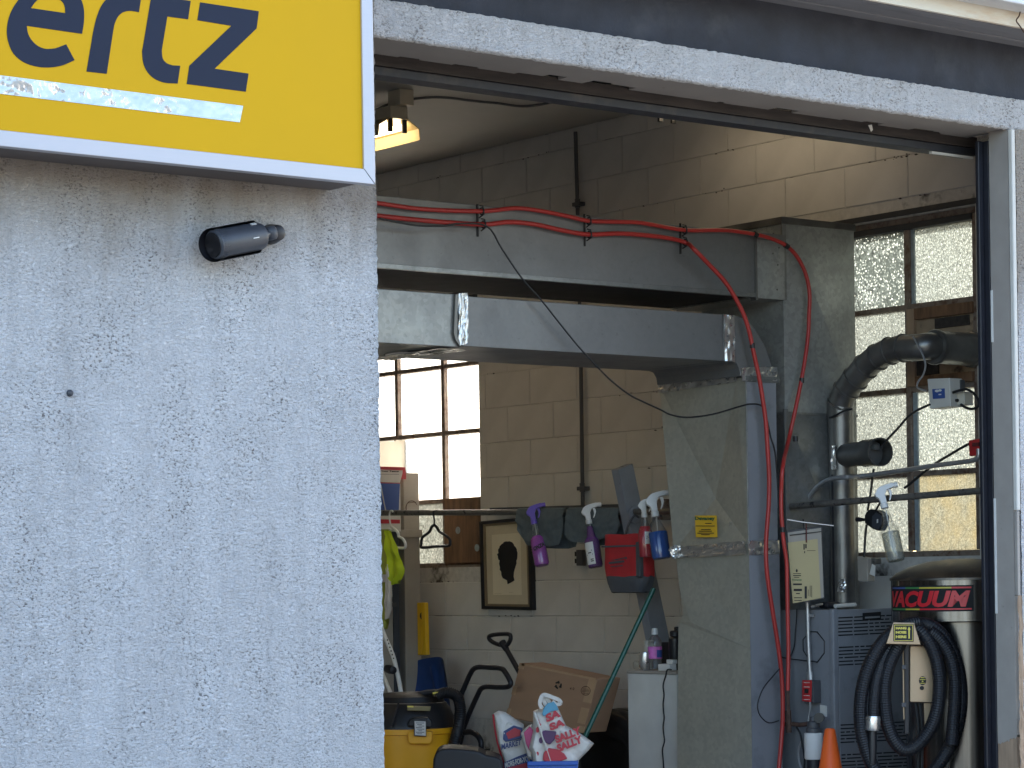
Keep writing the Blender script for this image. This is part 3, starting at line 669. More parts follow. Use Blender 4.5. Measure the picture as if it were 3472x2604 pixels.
el = cv([(440, 181), (450, 115), (449, 45), (430, -12), (390, -58), (325, -86), (240, -88), (155, -55), (95, 5), (55, 75), (38, 150), (44, 220), (74, 288), (130, 334), (200, 357), (270, 361), (338, 349), (400, 322)]) + [(355, 237)] + cv([(300, 258), (250, 262), (205, 247), (170, 215), (150, 177), (144, 138)])
eh = [(350, 70)] + cv([(349, 40), (335, 10), (295, -14), (235, -16), (195, 5), (166, 43)])
build('letter', letter([el, eh]), MAT['signnavy'], fpn)
hl = [(-330, 300), (-225, 313), (-185, 30)] + cv([(-175, -10), (-140, -35), (-90, -30), (-75, 5)]) + [(-125, 325), (-20, 338), (28, 10)] + cv([(30, -60), (-5, -115), (-70, -135), (-160, -120)]) + [(-125, -330), (-232, -345)]
hl = [(a - 75, b_ - 10) for a, b_ in hl]
build('letter', letter([hl]), MAT['signnavy'], fpn)
build('reflective_stripe', letter([[(-420, 350), (1303, 567), (1285, 655), (-420, 452)]]), MAT['mirrorfilm'], fpn)
for px in (900, 1180):
    p = PY((px, 590), YS + .1)

# ------------------------------------------------------------------ security camera
cf = PY(S(470, 815), 7.085); cb = PY(S(1640, 590), 7.105)
ax = (cb - cf).normalized(); LCAM = (cb - cf).length
sc_ = empty('security_camera', PY(S(1900, 520), 7.19), 'dark grey bullet security camera mounted on the stucco wall below the sign', 'security camera')
R_ = .0475
cbody = build('body', G().lathe([(0, .004), (R_ * .8, .004), (R_ * .86, 0), (R_, .004), (R_, LCAM * .93), (R_ * .9, LCAM), (R_ * .45, LCAM + .012), (0, LCAM + .012)], cf, ax, 40), MAT['camgrey'], sc_, smooth=True)
g = G()
tw = (Vector((0, -1, 0)) - ax * Vector((0, -1, 0)).dot(ax)).normalized(); uw = ax.cross(tw)
for k in range(18):
    a = -1.5 + k * 3.0 / 17
    dn = tw * math.cos(a) + uw * math.sin(a)
    g.bbox(cf + ax * .022 + dn * R_, ax * .009, ax.cross(dn) * .0013, dn * .0012)
build('grip_rib', g, MAT['camgrey'], cbody, kind='stuff')
build('lens_ring', G().lathe([(R_ * .86, -.003), (R_ * .86, .003), (R_ * .76, .003), (R_ * .76, -.003), (R_ * .86, -.003)], cf, ax, 40), MAT['camdark'], sc_, smooth=True)
clens = build('lens_window', G().lathe([(R_ * .76, .0035), (0, .0030)], cf, ax, 40), MAT['lens'], sc_)
for t_ in (-.35, .38):
    build('lens_bar', G().bbox(cf + ax * .001 + uw * R_ * t_, tw * R_ * .66, uw * .0022, ax * .0015), MAT['camdark'], clens)
# hood: shell open towards the viewer
def hood(ri):
    def fn(u, v):
        a = math.pi * (.42 + 1.16 * u)
        h = .004 - .022 * math.sin(math.pi * u) + v * (LCAM - .004 + .022 * math.sin(math.pi * u))
        rr = ri * (1.0 - .55 * max(0, (v - .86) / .14) ** 2)
        return cf + ax * h + (tw * math.cos(a) + uw * math.sin(a)) * rr
    return fn
g = G().grid(hood(R_ * 1.17), 28, 16); g.grid(hood(R_ * 1.09), 28, 16)
build('sun_hood', g, MAT['camdark'], sc_, smooth=True)
j0 = cb + ax * .008; j1 = PY(S(1900, 520), 7.13)
build('bracket_arm', G().tube([j0, j0.lerp(j1, .6), j1], .0125, 14), MAT['camgrey'], sc_, smooth=True)
build('ball_joint', G().lathe([(0, -.024), (.016, -.022), (.022, -.014), (.024, 0), (.022, .014), (.016, .022), (0, .024)], j1, uw, 20), MAT['camgrey'], sc_, smooth=True)
build('wall_plate', G().lathe([(.034, 0), (.034, .02), (.026, .06), (.018, .065)], PY(S(1860, 560), 7.205), (0, -1, 0), 24), MAT['camdark'], sc_, smooth=True)
c1 = cb - ax * .028 + (tw * .55 - uw * .83) * 0
dn = (tw * .45 + Vector((0, 0, 1)) * .9); dn = (dn - ax * dn.dot(ax)).normalized()
build('sticker', G().bbox(cb - ax * .036 + dn * (R_ + .0004), ax * .011, ax.cross(dn) * .0055, dn * .0006), MAT['white'], cbody)
g = G().bbox(cb - ax * .055 + tw * (R_ * 1.0) + Vector((0, 0, -.004)), ax * .012, Vector((0, 0, .0016)), tw * .0012)
build('maker_mark', g, MAT['white'], cbody)

wp = PY((236, 1333), YF); build('wall_plug', G().lathe([(.012, -.004), (.010, .008), (.005, .012)], wp, (0, -1, 0), 10), MAT['camgrey'], label='small grey plug stub sticking out of the stucco wall', cat='plug', smooth=True)
# ------------------------------------------------------------------ sheet-metal ducts
def crossbreak(g, a, b_, c, d, nrm, lift=.008):
    """four-sided sheet panel folded along its diagonals"""
    a, b_, c, d = map(Vector, (a, b_, c, d)); m = (a + b_ + c + d) / 4 + Vector(nrm) * lift
    g.add([a, b_, c, d, m], [(0, 1, 4), (1, 2, 4), (2, 3, 4), (3, 0, 4)])
def foil(name, parent, a, b_, c, d, nrm, amp=.004, nu=26, nv=8, seed=0, thick=.004):
    amp *= .6
    a, b_, c, d = map(Vector, (a, b_, c, d)); n_ = Vector(nrm)
    def fn(u, v):
        p = (a.lerp(b_, u)).lerp(d.lerp(c, u), v)
        k = fbm(u * 9 + seed, v * 3.1 + seed, seed * 1.7, 3) * amp
        k2 = abs(fbm(u * 16 + seed, v * 2.2, seed + 4.2, 2)) * amp * .8
        e_ = 0 if 0 < v < 1 else fbm(u * 14, v * 5 + seed, 2.2) * .004
        return p + n_ * (thick + k + k2) + (d - a).normalized() * e_
    g = G().grid(fn, nu, nv)
    return build(name, g, MAT['foil'], parent)
YU_ = 8.80
zt, zb_ = 3.247, 2.938
RX0, RX1, RY0, RY1 = 8.560, 9.05, 8.815, 9.40
XC = 8.362
ud = empty('supply_duct', (6.5, 9.0, zb_), 'wide galvanised rectangular duct with red air hoses clipped along it', 'air duct')
build('duct_section', G().box(3.4, XC - .004, YU_, 9.42, zb_ + .012, zt), MAT['galv_flat'], ud, bevel=.003)
build('underside_sheet', G().box(3.42, XC - .02, YU_ + .022, 9.40, zb_ + .003, zb_ + .011), MAT['dark'], ud)  # flat black sheet across the underside of the duct
build('hem_strip', G().box(3.4, XC - .004, YU_ - .004, YU_ + .02, zb_, zb_ + .020), MAT['galv'], ud, bevel=.001)
build('drive_cleat', G().box(XC - .006, XC + .004, YU_ - .012, YU_ + .03, zb_ - .014, zt + .004), MAT['flue'], ud, bevel=.001)
g = G(); crossbreak(g, (XC + .004, YU_ + .003, zb_), (RX0, YU_ + .003, zb_), (RX0, YU_ + .003, zt - .02), (XC + .004, YU_ + .003, zt - .02), (0, -1, 0), .006)
g.box(XC + .004, RX0, YU_ + .012, 9.42, zb_, zt - .02)
build('duct_collar', g, MAT['galv_riser'], ud)
build('collar_flange', G().box(XC + .004, RX0 + .006, YU_ - .003, YU_ + .012, zt - .03, zt + .003), MAT['galv_flat'], ud)
for (px, py) in ((2640, 800), (2641, 840), (2637, 898), (2635, 982), (2622, 792), (2620, 860)):
    p = PY((px, py), YU_); build('sheet_screw', G().lathe([(.004, 0), (.004, .003), (0, .004)], p, (0, -1, 0), 8), MAT['flue'], ud)

rd = empty('riser_duct', (8.8, 9.1, 1.44), 'tall galvanised riser duct standing on the grey furnace near window', 'air duct')
zr = PY((2655, 744), RY0).z; zseam = PY((2700, 1402), RY0).z; zf = 1.44
def risersec(z0, z1, m):
    g = G()
    crossbreak(g, (RX0, RY0, z0), (RX1, RY0, z0), (RX1, RY0, z1), (RX0, RY0, z1), (0, -1, 0), .035)
    crossbreak(g, (RX0, RY1, z0), (RX0, RY0, z0), (RX0, RY0, z1), (RX0, RY1, z1), (-1, 0, 0), .012)
    g.box(RX0 + .002, RX1 - .002, RY0 + .004, RY1, z0, z1)
    build('duct_section', g, m, rd)
risersec(zseam + .003, zr, MAT['galv_riser']); risersec(zf, zseam - .003, MAT['galv'])
build('seam_band', G().box(RX0 - .006, RX1 + .004, RY0 - .005, RY1, zseam - .006, zseam + .006), MAT['galv'], rd)
g = G(); g.box(RX0 - .012, RX1 + .006, RY0 - .008, RY1 + .01, zr - .022, zr + .012); build('top_flange', g, MAT['flue'], rd, bevel=.002)
build('corner_seam', G().box(RX0 - .006, RX0 + .020, RY0 - .006, RY0 + .004, zb_ - .0, zr - .024), MAT['galv'], rd, bevel=.001)
build('corner_seam', G().box(RX0 - .012, RX0 + .012, RY0 - .010, RY0 + .004, zf, zseam + .02), MAT['galv_flat'], rd, bevel=.001)

# lower return duct, elbow and plenum
ZT2, ZB2, YR, DR = 2.838, 2.620, 8.75, .60
ld = empty('return_duct', (8.3, 9.05, 0), 'galvanised return duct turning down through a foil taped elbow to vertical trunk', 'air duct')
xe = PY((2452, 1150), YR).x; xs = PY((1560, 1080), YR).x
build('duct_section', G().box(xs + .01, xe, YR, YR + DR, ZB2, ZT2), MAT['galv_flat'], ld, bevel=.003)
build('duct_section', G().box(3.4, xs - .004, YR - .006, YR + DR + .004, ZB2 - .006, ZT2 + .004), MAT['galv'], ld, bevel=.003)
pa, pb, pc, pd = [PY(D(*q_), YR - .006) for q_ in ((668, 1160), (742, 1135), (738, 760), (672, 765))]
foil('foil_tape', ld, pa, pb, pc, pd, (0, -1, 0), .010, 8, 26, 3)
build('tape_fold', G().prism([PY(D(*q_), YR - .02) for q_ in ((640, 1060), (652, 1110), (690, 1165), (683, 1120), (660, 1070), (668, 770), (652, 770))], (0, .014, 0)), MAT['flue'], ld)
foil('foil_tape', ld, (xs - .10, YR + .02, ZB2 - .008), (xs + .06, YR + .02, ZB2 - .008), (xs + .06, YR + DR, ZB2 - .008), (xs - .10, YR + DR, ZB2 - .008), (0, 0, -1), .008, 10, 14, 6)
wpts = [PY(D(*q_), YR + .25) for q_ in ((120, 1228), (190, 1212), (330, 1205), (470, 1185), (600, 1172), (690, 1160))]
build('sagging_tape', G().tube(spline(wpts, 3), .006, 6), MAT['galv'], ld)
ep = [PY(q_, YR) for q_ in [(2454, 1066), (2490, 1069), (2510, 1075), (2530, 1086), (2550, 1104), (2566, 1126), (2582, 1152), (2597, 1180), (2608, 1212), (2618, 1243), (2626, 1275), (2512, 1275), (2508, 1250), (2498, 1232), (2484, 1226), (2455, 1224)]]
build('elbow', G().prism(ep, (0, DR, 0)), MAT['galv_flat'], ld, bevel=.002, seg=1)
pa, pb, pc, pd = [PY(q_, YR - .002) for q_ in ((2457, 1224), (2491, 1228), (2488, 1070), (2452, 1066))]
foil('foil_tape', ld, pa, pb, pc, pd, (0, -1, 0), .006, 6, 22, 9)
XP0, XP1 = 8.27, 8.452     # trunk left face / right edge
DL = lambda x, y: PX((x, y), 8.245)
fl = PY((2516, 1292), YR).x
# trunk upper section: left face tapers, with a folded centre panel
a = [DL(2236, 1310), DL(2515, 1280), DL(2534, 1845), DL(2284, 1870)]
a[1] = Vector((8.245, YR, a[1].z)); a[2] = Vector((8.245, YR, a[2].z))
t1, t2, apx = DL(2262, 1330), DL(2492, 1300), DL(2398, 1690)
apx = apx + Vector((.055, 0, 0)); t1 = t1 + Vector((.004, 0, 0)); t2 = t2 + Vector((.004, 0, 0))
ins = Vector((.02, 0, 0))
g = G(); g.add([a[0], a[1], a[2], a[3], t1, t2, apx], [(0, 4, 5, 1), (4, 6, 5), (0, 3, 6, 4), (3, 2, 6), (2, 1, 5, 6)])
fr = [Vector((8.245, YR, a[1].z)), Vector((PY((2631, 1290), YR).x, YR, a[1].z)), Vector((PY((2637, 1840), YR).x, YR, a[2].z)), Vector((8.245, YR, a[2].z))]
build('trunk_side', g, MAT['galv_old'], ld)
xr = fr[1].x
g = G(); g.poly(fr); yb0, yb1 = a[0].y, a[3].y
g.add([fr[1], fr[2], (xr, yb1, a[2].z), (xr, yb0, a[1].z)], [(0, 1, 2, 3)])
build('trunk_front', g, MAT['furnace'], ld)
build('edge_seam', G().tube([fr[0] + Vector((-.002, -.002, 0)), fr[3] + Vector((-.002, -.002, 0))], .004, 6), MAT['galv'], ld)
# lower section
lo = [DL(2289, 1868), DL(2536, 1846), DL(2550, 3300), DL(2296, 3300)]
lo[1] = Vector((8.245, YR - .002, lo[1].z)); lo[2] = Vector((8.245, YR - .002, lo[2].z))
jog = [DL(2303, 1985), DL(2318, 2085), DL(2301, 2110), DL(2297, 2360)]
g = G(); g.add([lo[0], lo[1], lo[2], lo[3], jog[0], jog[1], jog[2], jog[3], DL(2345, 2110) + Vector((-.006, 0, 0)), DL(2400, 1990) + Vector((.008, 0, 0)), Vector((8.245, YR - .002, DL(2536, 2200).z))],
    [(0, 4, 9), (0, 9, 1), (1, 9, 10), (4, 5, 8, 9), (5, 6, 8), (9, 8, 10), (8, 6, 7, 3, 2, 10)])
build('trunk_side', g, MAT['galv_old'], ld)
g = G(); g.box(8.275, PY((2640, 1900), YR).x + .004, YR - .002, YR + .5, 0.0, lo[0].z + .03); g.box(8.246, 8.275, YR - .002, YR + .001, 0.0, lo[0].z + .03)
build('trunk_front', g, MAT['furnace'], ld)
# foil collars
foil('foil_tape', ld, DL(2236, 1334), DL(2503, 1293), DL(2499, 1244), DL(2231, 1290), (-1, 0, 0), .012, 34, 7, 2, .006)
foil('foil_tape', ld, PY((2514, 1291), YR), PY((2631, 1293), YR), PY((2632, 1245), YR), PY((2510, 1245), YR), (0, -1, 0), .006, 16, 6, 5, .006)
build('collar_band', G().box(8.235, XP1 + .006, YR - .008, YR + .012, fr[0].z - .02, fr[0].z + .006), MAT['galv'], ld)
foil('foil_tape', ld, DL(2292, 1892), DL(2536, 1880), DL(2530, 1834), DL(2285, 1856), (-1, 0, 0), .008, 34, 7, 7, .012)
foil('foil_tape', ld, DL(2286, 1896), DL(2316, 1888), DL(2312, 1846), DL(2280, 1856), (-1, 0, 0), .03, 9, 8, 17, .014)
foil('foil_tape', ld, PY((2535, 1882), YR), PY((2640, 1878), YR), PY((2639, 1832), YR), PY((2531, 1834), YR), (0, -1, 0), .006, 16, 7, 8, .008)
build('sloped_neck', G().prism([DL(2231, 1290), DL(2499, 1246), DL(2480, 1228), DL(2240, 1235)], (.06, 0, 0)), MAT['flue'], ld)
# service sticker
st = [DL(*N(x_, y_)) + Vector((-.004, 0, 0)) for x_, y_ in ((385, 1322), (540, 1322), (535, 1165), (378, 1165))]
stk = build('service_sticker', G().prism(st, (.0015, 0, 0)), MAT['stickyel'], ld)
g = G(); lf = Vector((-.0055, 0, 0))
def onst(u, v): return (st[0].lerp(st[1], u)).lerp(st[3].lerp(st[2], u), v)
add_text(g, 'Devaney', onst(.04, .74), onst(.96, .74), onst(.04, .95), .05, 0, lf)
build('lettering', g, MAT['greenink'], stk)
g = G()
for v0, ua, ub in ((.62, .5, .8), (.5, .06, .94), (.34, .3, .75), (.26, .2, .8), (.17, .12, .9), (.1, .3, .7)):
    g.add([onst(ua, v0) + lf, onst(ub, v0) + lf, onst(ub, v0 + .035) + lf, onst(ua, v0 + .035) + lf], [(0, 1, 2, 3)])
build('fine_print', g, MAT['ink'], stk)

# ------------------------------------------------------------------ red air hoses
YH = 8.765
def onh(pts, Y): return [PY(p, Y) for p in pts]
hoseA = [(900, 640), (1100, 668), (1275, 688), (1431, 709), (1630, 716), (1747, 706), (1838, 716), (1928, 734), (1996, 749), (2086, 752), (2177, 756), (2320, 780), (2461, 781), (2562, 795), (2620, 811), (2667, 834), (2703, 871), (2732, 929), (2745, 997), (2743, 1066), (2740, 1138), (2725, 1247), (2697, 1388), (2674, 1492), (2655, 1576), (2649, 1670), (2650, 1750), (2657, 1835), (2667, 1905), (2669, 1980), (2671, 2093), (2673, 2206), (2671, 2341)]
ha = empty('air_hose', PY((2562, 795), YH), 'red air hose arching over the riser duct and ending in a dark steel stub', 'air hose')
pts = onh(hoseA[:13], YH) + onh(hoseA[13:24], 8.74) + onh(hoseA[24:], 8.56)
build('hose', G().tube(spline(pts, 6), .0098, 10), MAT['redhose'], ha, smooth=True)
build('stub_pipe', G().tube(onh([(2671, 2335), (2674, 2431), (2677, 2470)], 8.56), .0085, 8), MAT['rust'], ha, smooth=True)
hoseB = [(900, 690), (1100, 708), (1277, 731), (1431, 747), (1630, 761), (1725, 753), (1815, 761), (1906, 781), (1996, 795), (2109, 792), (2245, 804), (2324, 822), (2353, 845), (2403, 896), (2457, 954), (2494, 1012), (2523, 1070), (2541, 1127), (2551, 1174), (2563, 1230), (2573, 1275), (2584, 1341), (2596, 1426), (2603, 1529), (2608, 1623), (2606, 1717), (2598, 1825), (2598, 1905), (2606, 1985), (2626, 2112), (2643, 2224), (2652, 2319), (2654, 2431), (2648, 2525), (2641, 2604), (2620, 2800), (2580, 3150)]
hb = empty('air_hose', PY((2324, 822), YH), 'orange red air hose running down the front of the foil taped vertical trunk', 'air hose')
pts = onh(hoseB[:12], YH) + onh(hoseB[12:], 8.69)
build('hose', G().tube(spline(pts, 6), .0105, 10), MAT['redhose'], hb, smooth=True)
for (pa_, pb_) in (((1634, 716), (1640, 761)), ((1997, 749), (1999, 795)), ((2322, 780), (2324, 822))):
    A0, B0 = PY(pa_, YH), PY(pb_, YH)
    g = G()
    for P_ in (A0, B0):
        ring = [P_ + Vector((0, math.cos(t_) * .015, math.sin(t_) * .016)) for t_ in [k * math.pi / 5 for k in range(11)]]
        g.tube(ring, .0035, 5)
        g.tube([P_ + Vector((0, .015, .026)), P_ + Vector((-.003, -.012, .02)), P_ + Vector((.002, -.014, -.014)), P_ + Vector((0, .02, -.026))], .003, 5)
    g.box(A0.x - .004, A0.x + .004, YU_ - .006, YU_, B0.z - .05, A0.z + .035)
    build('hose_clip', g, MAT['cord'], ud)
for (h_, p, Y) in ((ha, (2562, 795), 8.74), (ha, (2667, 834), 8.74), (ha, (2697, 1388 + 100), 8.74), (ha, (2653, 1796), 8.56), (hb, (2551, 1172), 8.69), (ha, (2718, 1290), 8.74)):
    P_ = PY(p, Y); build('tape_wrap', G().lathe([(.0125, -.012), (.0125, .012)], P_, (0, 0, 1) if p[0] != 2562 and p[0] != 2667 else (1, 0, -.4), 10), MAT['cord'], h_)

cab = [(1288, 740), (1350, 754), (1420, 765), (1500, 766), (1560, 758), (1652, 768), (1702, 844), (1770, 944), (1838, 1021), (1906, 1107), (1973, 1188), (2064, 1283), (2132, 1337), (2180, 1362), (2241, 1390), (2274, 1406), (2330, 1415), (2415, 1405), (2509, 1378), (2547, 1370), (2584, 1378), (2601, 1426), (2613, 1482), (2627, 1529), (2634, 1600), (2640, 1700), (2650, 1790)]
build('black_cable', G().tube(spline([PY(p, 8.70) for p in cab], 5), .0042, 6), MAT['cord'], label='thin black cable sagging diagonally from the ducts to the vertical trunk', cat='cable', smooth=True)
# ------------------------------------------------------------------ ceiling lamp and wiring
def lampat(x, y, z, label, wings=True, kind=None):
    e = empty('strip_light', (x, y, z), label, 'ceiling light' if label else None, None, kind)
    Lh = .62
    build('housing', G().box(x - .055, x + .055, y - Lh, y + Lh, z + .10, z + .165), MAT['lampmetal'], e, bevel=.004)
    for s in ((-1, 1) if wings else ()):
        g = G(); y0, y1 = y - Lh, y + Lh
        pr = [(x + s * .055, z + .105), (x + s * .13, z + .06), (x + s * .135, z + .0), (x + s * .132, z + .0), (x + s * .126, z + .058), (x + s * .055, z + .10)]
        g.prism([Vector((a, y0, b_)) for a, b_ in pr], (0, y1 - y0, 0)); build('reflector_wing', g, MAT['lampwhite'], e)
    for s in (-.045, .045):
        build('tube', G().tube([(x + s, y - Lh + .03, z + .065), (x + s, y + Lh - .03, z + .065)], .017, 12), MAT['tubelit' if wings else 'tubedim'], e, smooth=True)
        for q_ in (-1, 1):
            build('lamp_holder', G().box(x + s - .014, x + s + .014, y + q_ * (Lh - .02) - .008, y + q_ * (Lh - .02) + .008, z + .03, z + .10), MAT['blackplastic'], e, bevel=.002)
    build('junction_box', G().box(x - .03, x + .06, y - Lh - .05, y - Lh + .06, z + .166, ZC - .002), MAT['lampmetal'], e, bevel=.003)
    build('stem', G().tube([(x, y + Lh * .7, z + .16), (x, y + Lh * .7, ZC)], .008, 6), MAT['lampmetal'], e)
    return e
le = PZ((1425, 462), 3.96)
lampat(le.x - .135, le.y + .62, 3.94, 'lit fluorescent strip light with cream reflector under the ceiling')
l2 = PZ((2236, 398), 3.99)
lampat(le.x - 2.9, le.y + .62, 3.94, None, kind='structure')  # unseen extra strip light behind the pier, added as warm fill
lampat(l2.x + .06, l2.y - .59, 3.94, 'second lit strip light peeking out below the dark door header', False)
cb_ = [PZ(B(*p), ZC - .012) for p in ((130, 690), (220, 650), (330, 625), (480, 608), (600, 612), (700, 625), (810, 637), (900, 645), (1000, 660), (1080, 664), (1160, 655), (1240, 640), (1330, 632), (1500, 640))]
build('ceiling_cable', G().tube(spline(cb_, 4), .007, 6), MAT['conduit_dark'], label='dark cable stapled across the ceiling from the strip light', cat='cable', smooth=True)
cdt = empty('wall_conduit', PX((1960, 735), 9.17), 'thin dark vertical conduit on the block wall dropping from the ceiling', 'conduit')
build('conduit', G().tube([PX((1951, 447), 9.17), PX((1958, 700), 9.17), PX((1970, 1265), 9.17), PX((1975, 1660), 9.17), PX((1976, 1735), 9.17)], .0115, 8), MAT['conduit_dark'], cdt, smooth=True)
for p in ((1958, 692), (1974, 1656)):
    q_ = PX(p, 9.165); build('conduit_strap', G().box(q_.x - .014, q_.x + .03, q_.y - .034, q_.y + .034, q_.z - .011, q_.z + .011), MAT['conduit_dark'], cdt, bevel=.003)
    build('coupling', G().tube([q_ + Vector((0, 0, -.02)), q_ + Vector((0, 0, .03))], .0155, 8), MAT['conduit_dark'], cdt)

# ------------------------------------------------------------------ pipes on which things hang
XPI = 8.62
pl, pr_ = PX((1292, 1739), XPI), PX((2262, 1735), XPI)
dirp = (pr_ - pl)
build('hanging_rail', G().tube([pl - dirp * .35, pl, pr_, pr_ + dirp * .12], .0165, 10), MAT['pipe'], label='old steel pipe along the left used as hanging rail for hangers and towels', cat='pipe', smooth=True)
build('wall_channel', G().prism([PX(q_, 9.15) for q_ in ((1660, 1722), (2268, 1704), (2268, 1738), (1660, 1742))], (.03, 0, 0)), MAT['conduit_dark'], label='dark steel channel on the block wall behind the hanging towels', cat='channel')
p0, p1 = PX((2636, 1721), 8.58), PX((3323, 1664), 8.58)
dr = p1 - p0
build('hanging_rail', G().tube([p0 - dr * .02, p0, p1, p1 + dr * .02], .0155, 10), MAT['pipe'], label='old steel pipe crossing in front of riser duct and frosted window', cat='pipe', smooth=True)
# wall outlet
ot = empty('wall_outlet', PX(Hh(806, 1235), 9.19), 'beige double power outlet low behind the blue towel', 'outlet')
opl = build('plate', G().prism([PX(Hh(*q_), 9.195) for q_ in ((777, 1155), (835, 1152), (838, 1320), (780, 1322))], (-.006, 0, 0)), MAT['offwhite'], ot, bevel=.002)
for yy in (1195, 1270):
    c = PX(Hh(806, yy), 9.187); build('socket', G().box(c.x - .003, c.x + .001, c.y - .014, c.y + .014, c.z - .013, c.z + .013), MAT['ink'], opl)
build('switch_box', G().prism([PX(Hh(*q_), 9.19) for q_ in ((842, 1150), (905, 1150), (908, 1322), (845, 1320))], (-.03, 0, 0)), MAT['conduit_dark'], ot, bevel=.003)

# towels over the rail
def towel(label, tl, tr, bot, seed, mat):
    """tl,tr: top edge on the rail; bot: lower boundary of the front fall, left to right (pixels)"""
    Xf = XPI - .035
    e = empty('towel', PX(((tl[0] + tr[0]) / 2, (tl[1] + tr[1]) / 2), XPI), label, 'towel', 'towels draped over the hanging rail')
    bw_ = [PX(b_, Xf) for b_ in bot]; L0, R0 = PX(tl, Xf), PX(tr, Xf)
    def low(u):
        k = u * (len(bw_) - 1); i = min(int(k), len(bw_) - 2); return bw_[i].lerp(bw_[i + 1], k - i)
    def front(u, v):
        p = L0.lerp(R0, u).lerp(low(u), v)
        f = math.sin(u * 9 + seed) * .012 * v + fbm(u * 4 + seed, v * 3, seed) * .012
        return p + Vector((-abs(f) * .8 - .004, 0, 0)) + Vector((.02 * (1 - v) ** 6, 0, .016 * (1 - v) ** 8))
    def back(u, v):
        p = L0.lerp(R0, u).lerp(low(u) + Vector((0, -.05, -.03)), v * .93)
        f = fbm(u * 5 + seed + 9, v * 3, seed) * .01
        return p + Vector((.07 + f, 0, 0)) + Vector((-.035 * (1 - v) ** 6, 0, .016 * (1 - v) ** 8))
    g = G().grid(front, 26, 16); build('front_fall', g, mat, e, smooth=True)
    g = G().grid(back, 18, 12)
    def topf(u, v):
        a = math.pi * v; p = L0.lerp(R0, u); return p + Vector((.035 - math.cos(a) * .022, 0, .008 + math.sin(a) * .014))
    g.grid(topf, 18, 8)
    build('back_fall', g, mat, e, smooth=True)
    return e
towel('grey green towel hanging behind the purple topped spray bottle', Hh(150, 742), Hh(655, 742), [Hh(*q_) for q_ in ((185, 930), (225, 1010), (290, 1105), (430, 1112), (560, 1112), (632, 1090), (678, 900))], 1.0, MAT['towel'])
towel('grey blue towel hanging between the white topped spray bottle and grey post', Hh(690, 740), Hh(1240, 742), [Hh(*q_) for q_ in ((690, 985), (760, 1060), (890, 1075), (1000, 1060), (1130, 1020), (1230, 1000), (1285, 880))], 4.0, MAT['towel'])

# leaning grey steel post
pf = lambda x, y: PY((x, y), 10.02)
TL, TR = pf(2097, 1592), pf(2146, 1571)
BL, BR = pf(2360, 2900), pf(2426, 2900)
kk = (0 - TL.z) / (BL.z - TL.z)
BL0, BR0 = TL.lerp(BL, kk), TR.lerp(BR, (0 - TR.z) / (BR.z - TR.z))
gp = empty('leaning_post', BL0, 'grey painted square steel post leaning beside the red bag', 'post')
ext = Vector((0, .06, 0))
build('tube', G().prism([TL, TR, BR0, BL0], ext), MAT['postgrey'], gp, bevel=.004)
c = pf(2150, 1745); build('bolt_plate', G().lathe([(.045, 0), (.045, .012), (.03, .016)], c + Vector((0, -.002, 0)), (0, -1, 0), 18), MAT['postgrey'], gp)
c = pf(2250, 1740); build('bracket', G().box(c.x - .02, c.x + .16, c.y - .02, c.y + .03, c.z - .035, c.z + .075), MAT['winframe'], gp, bevel=.006)

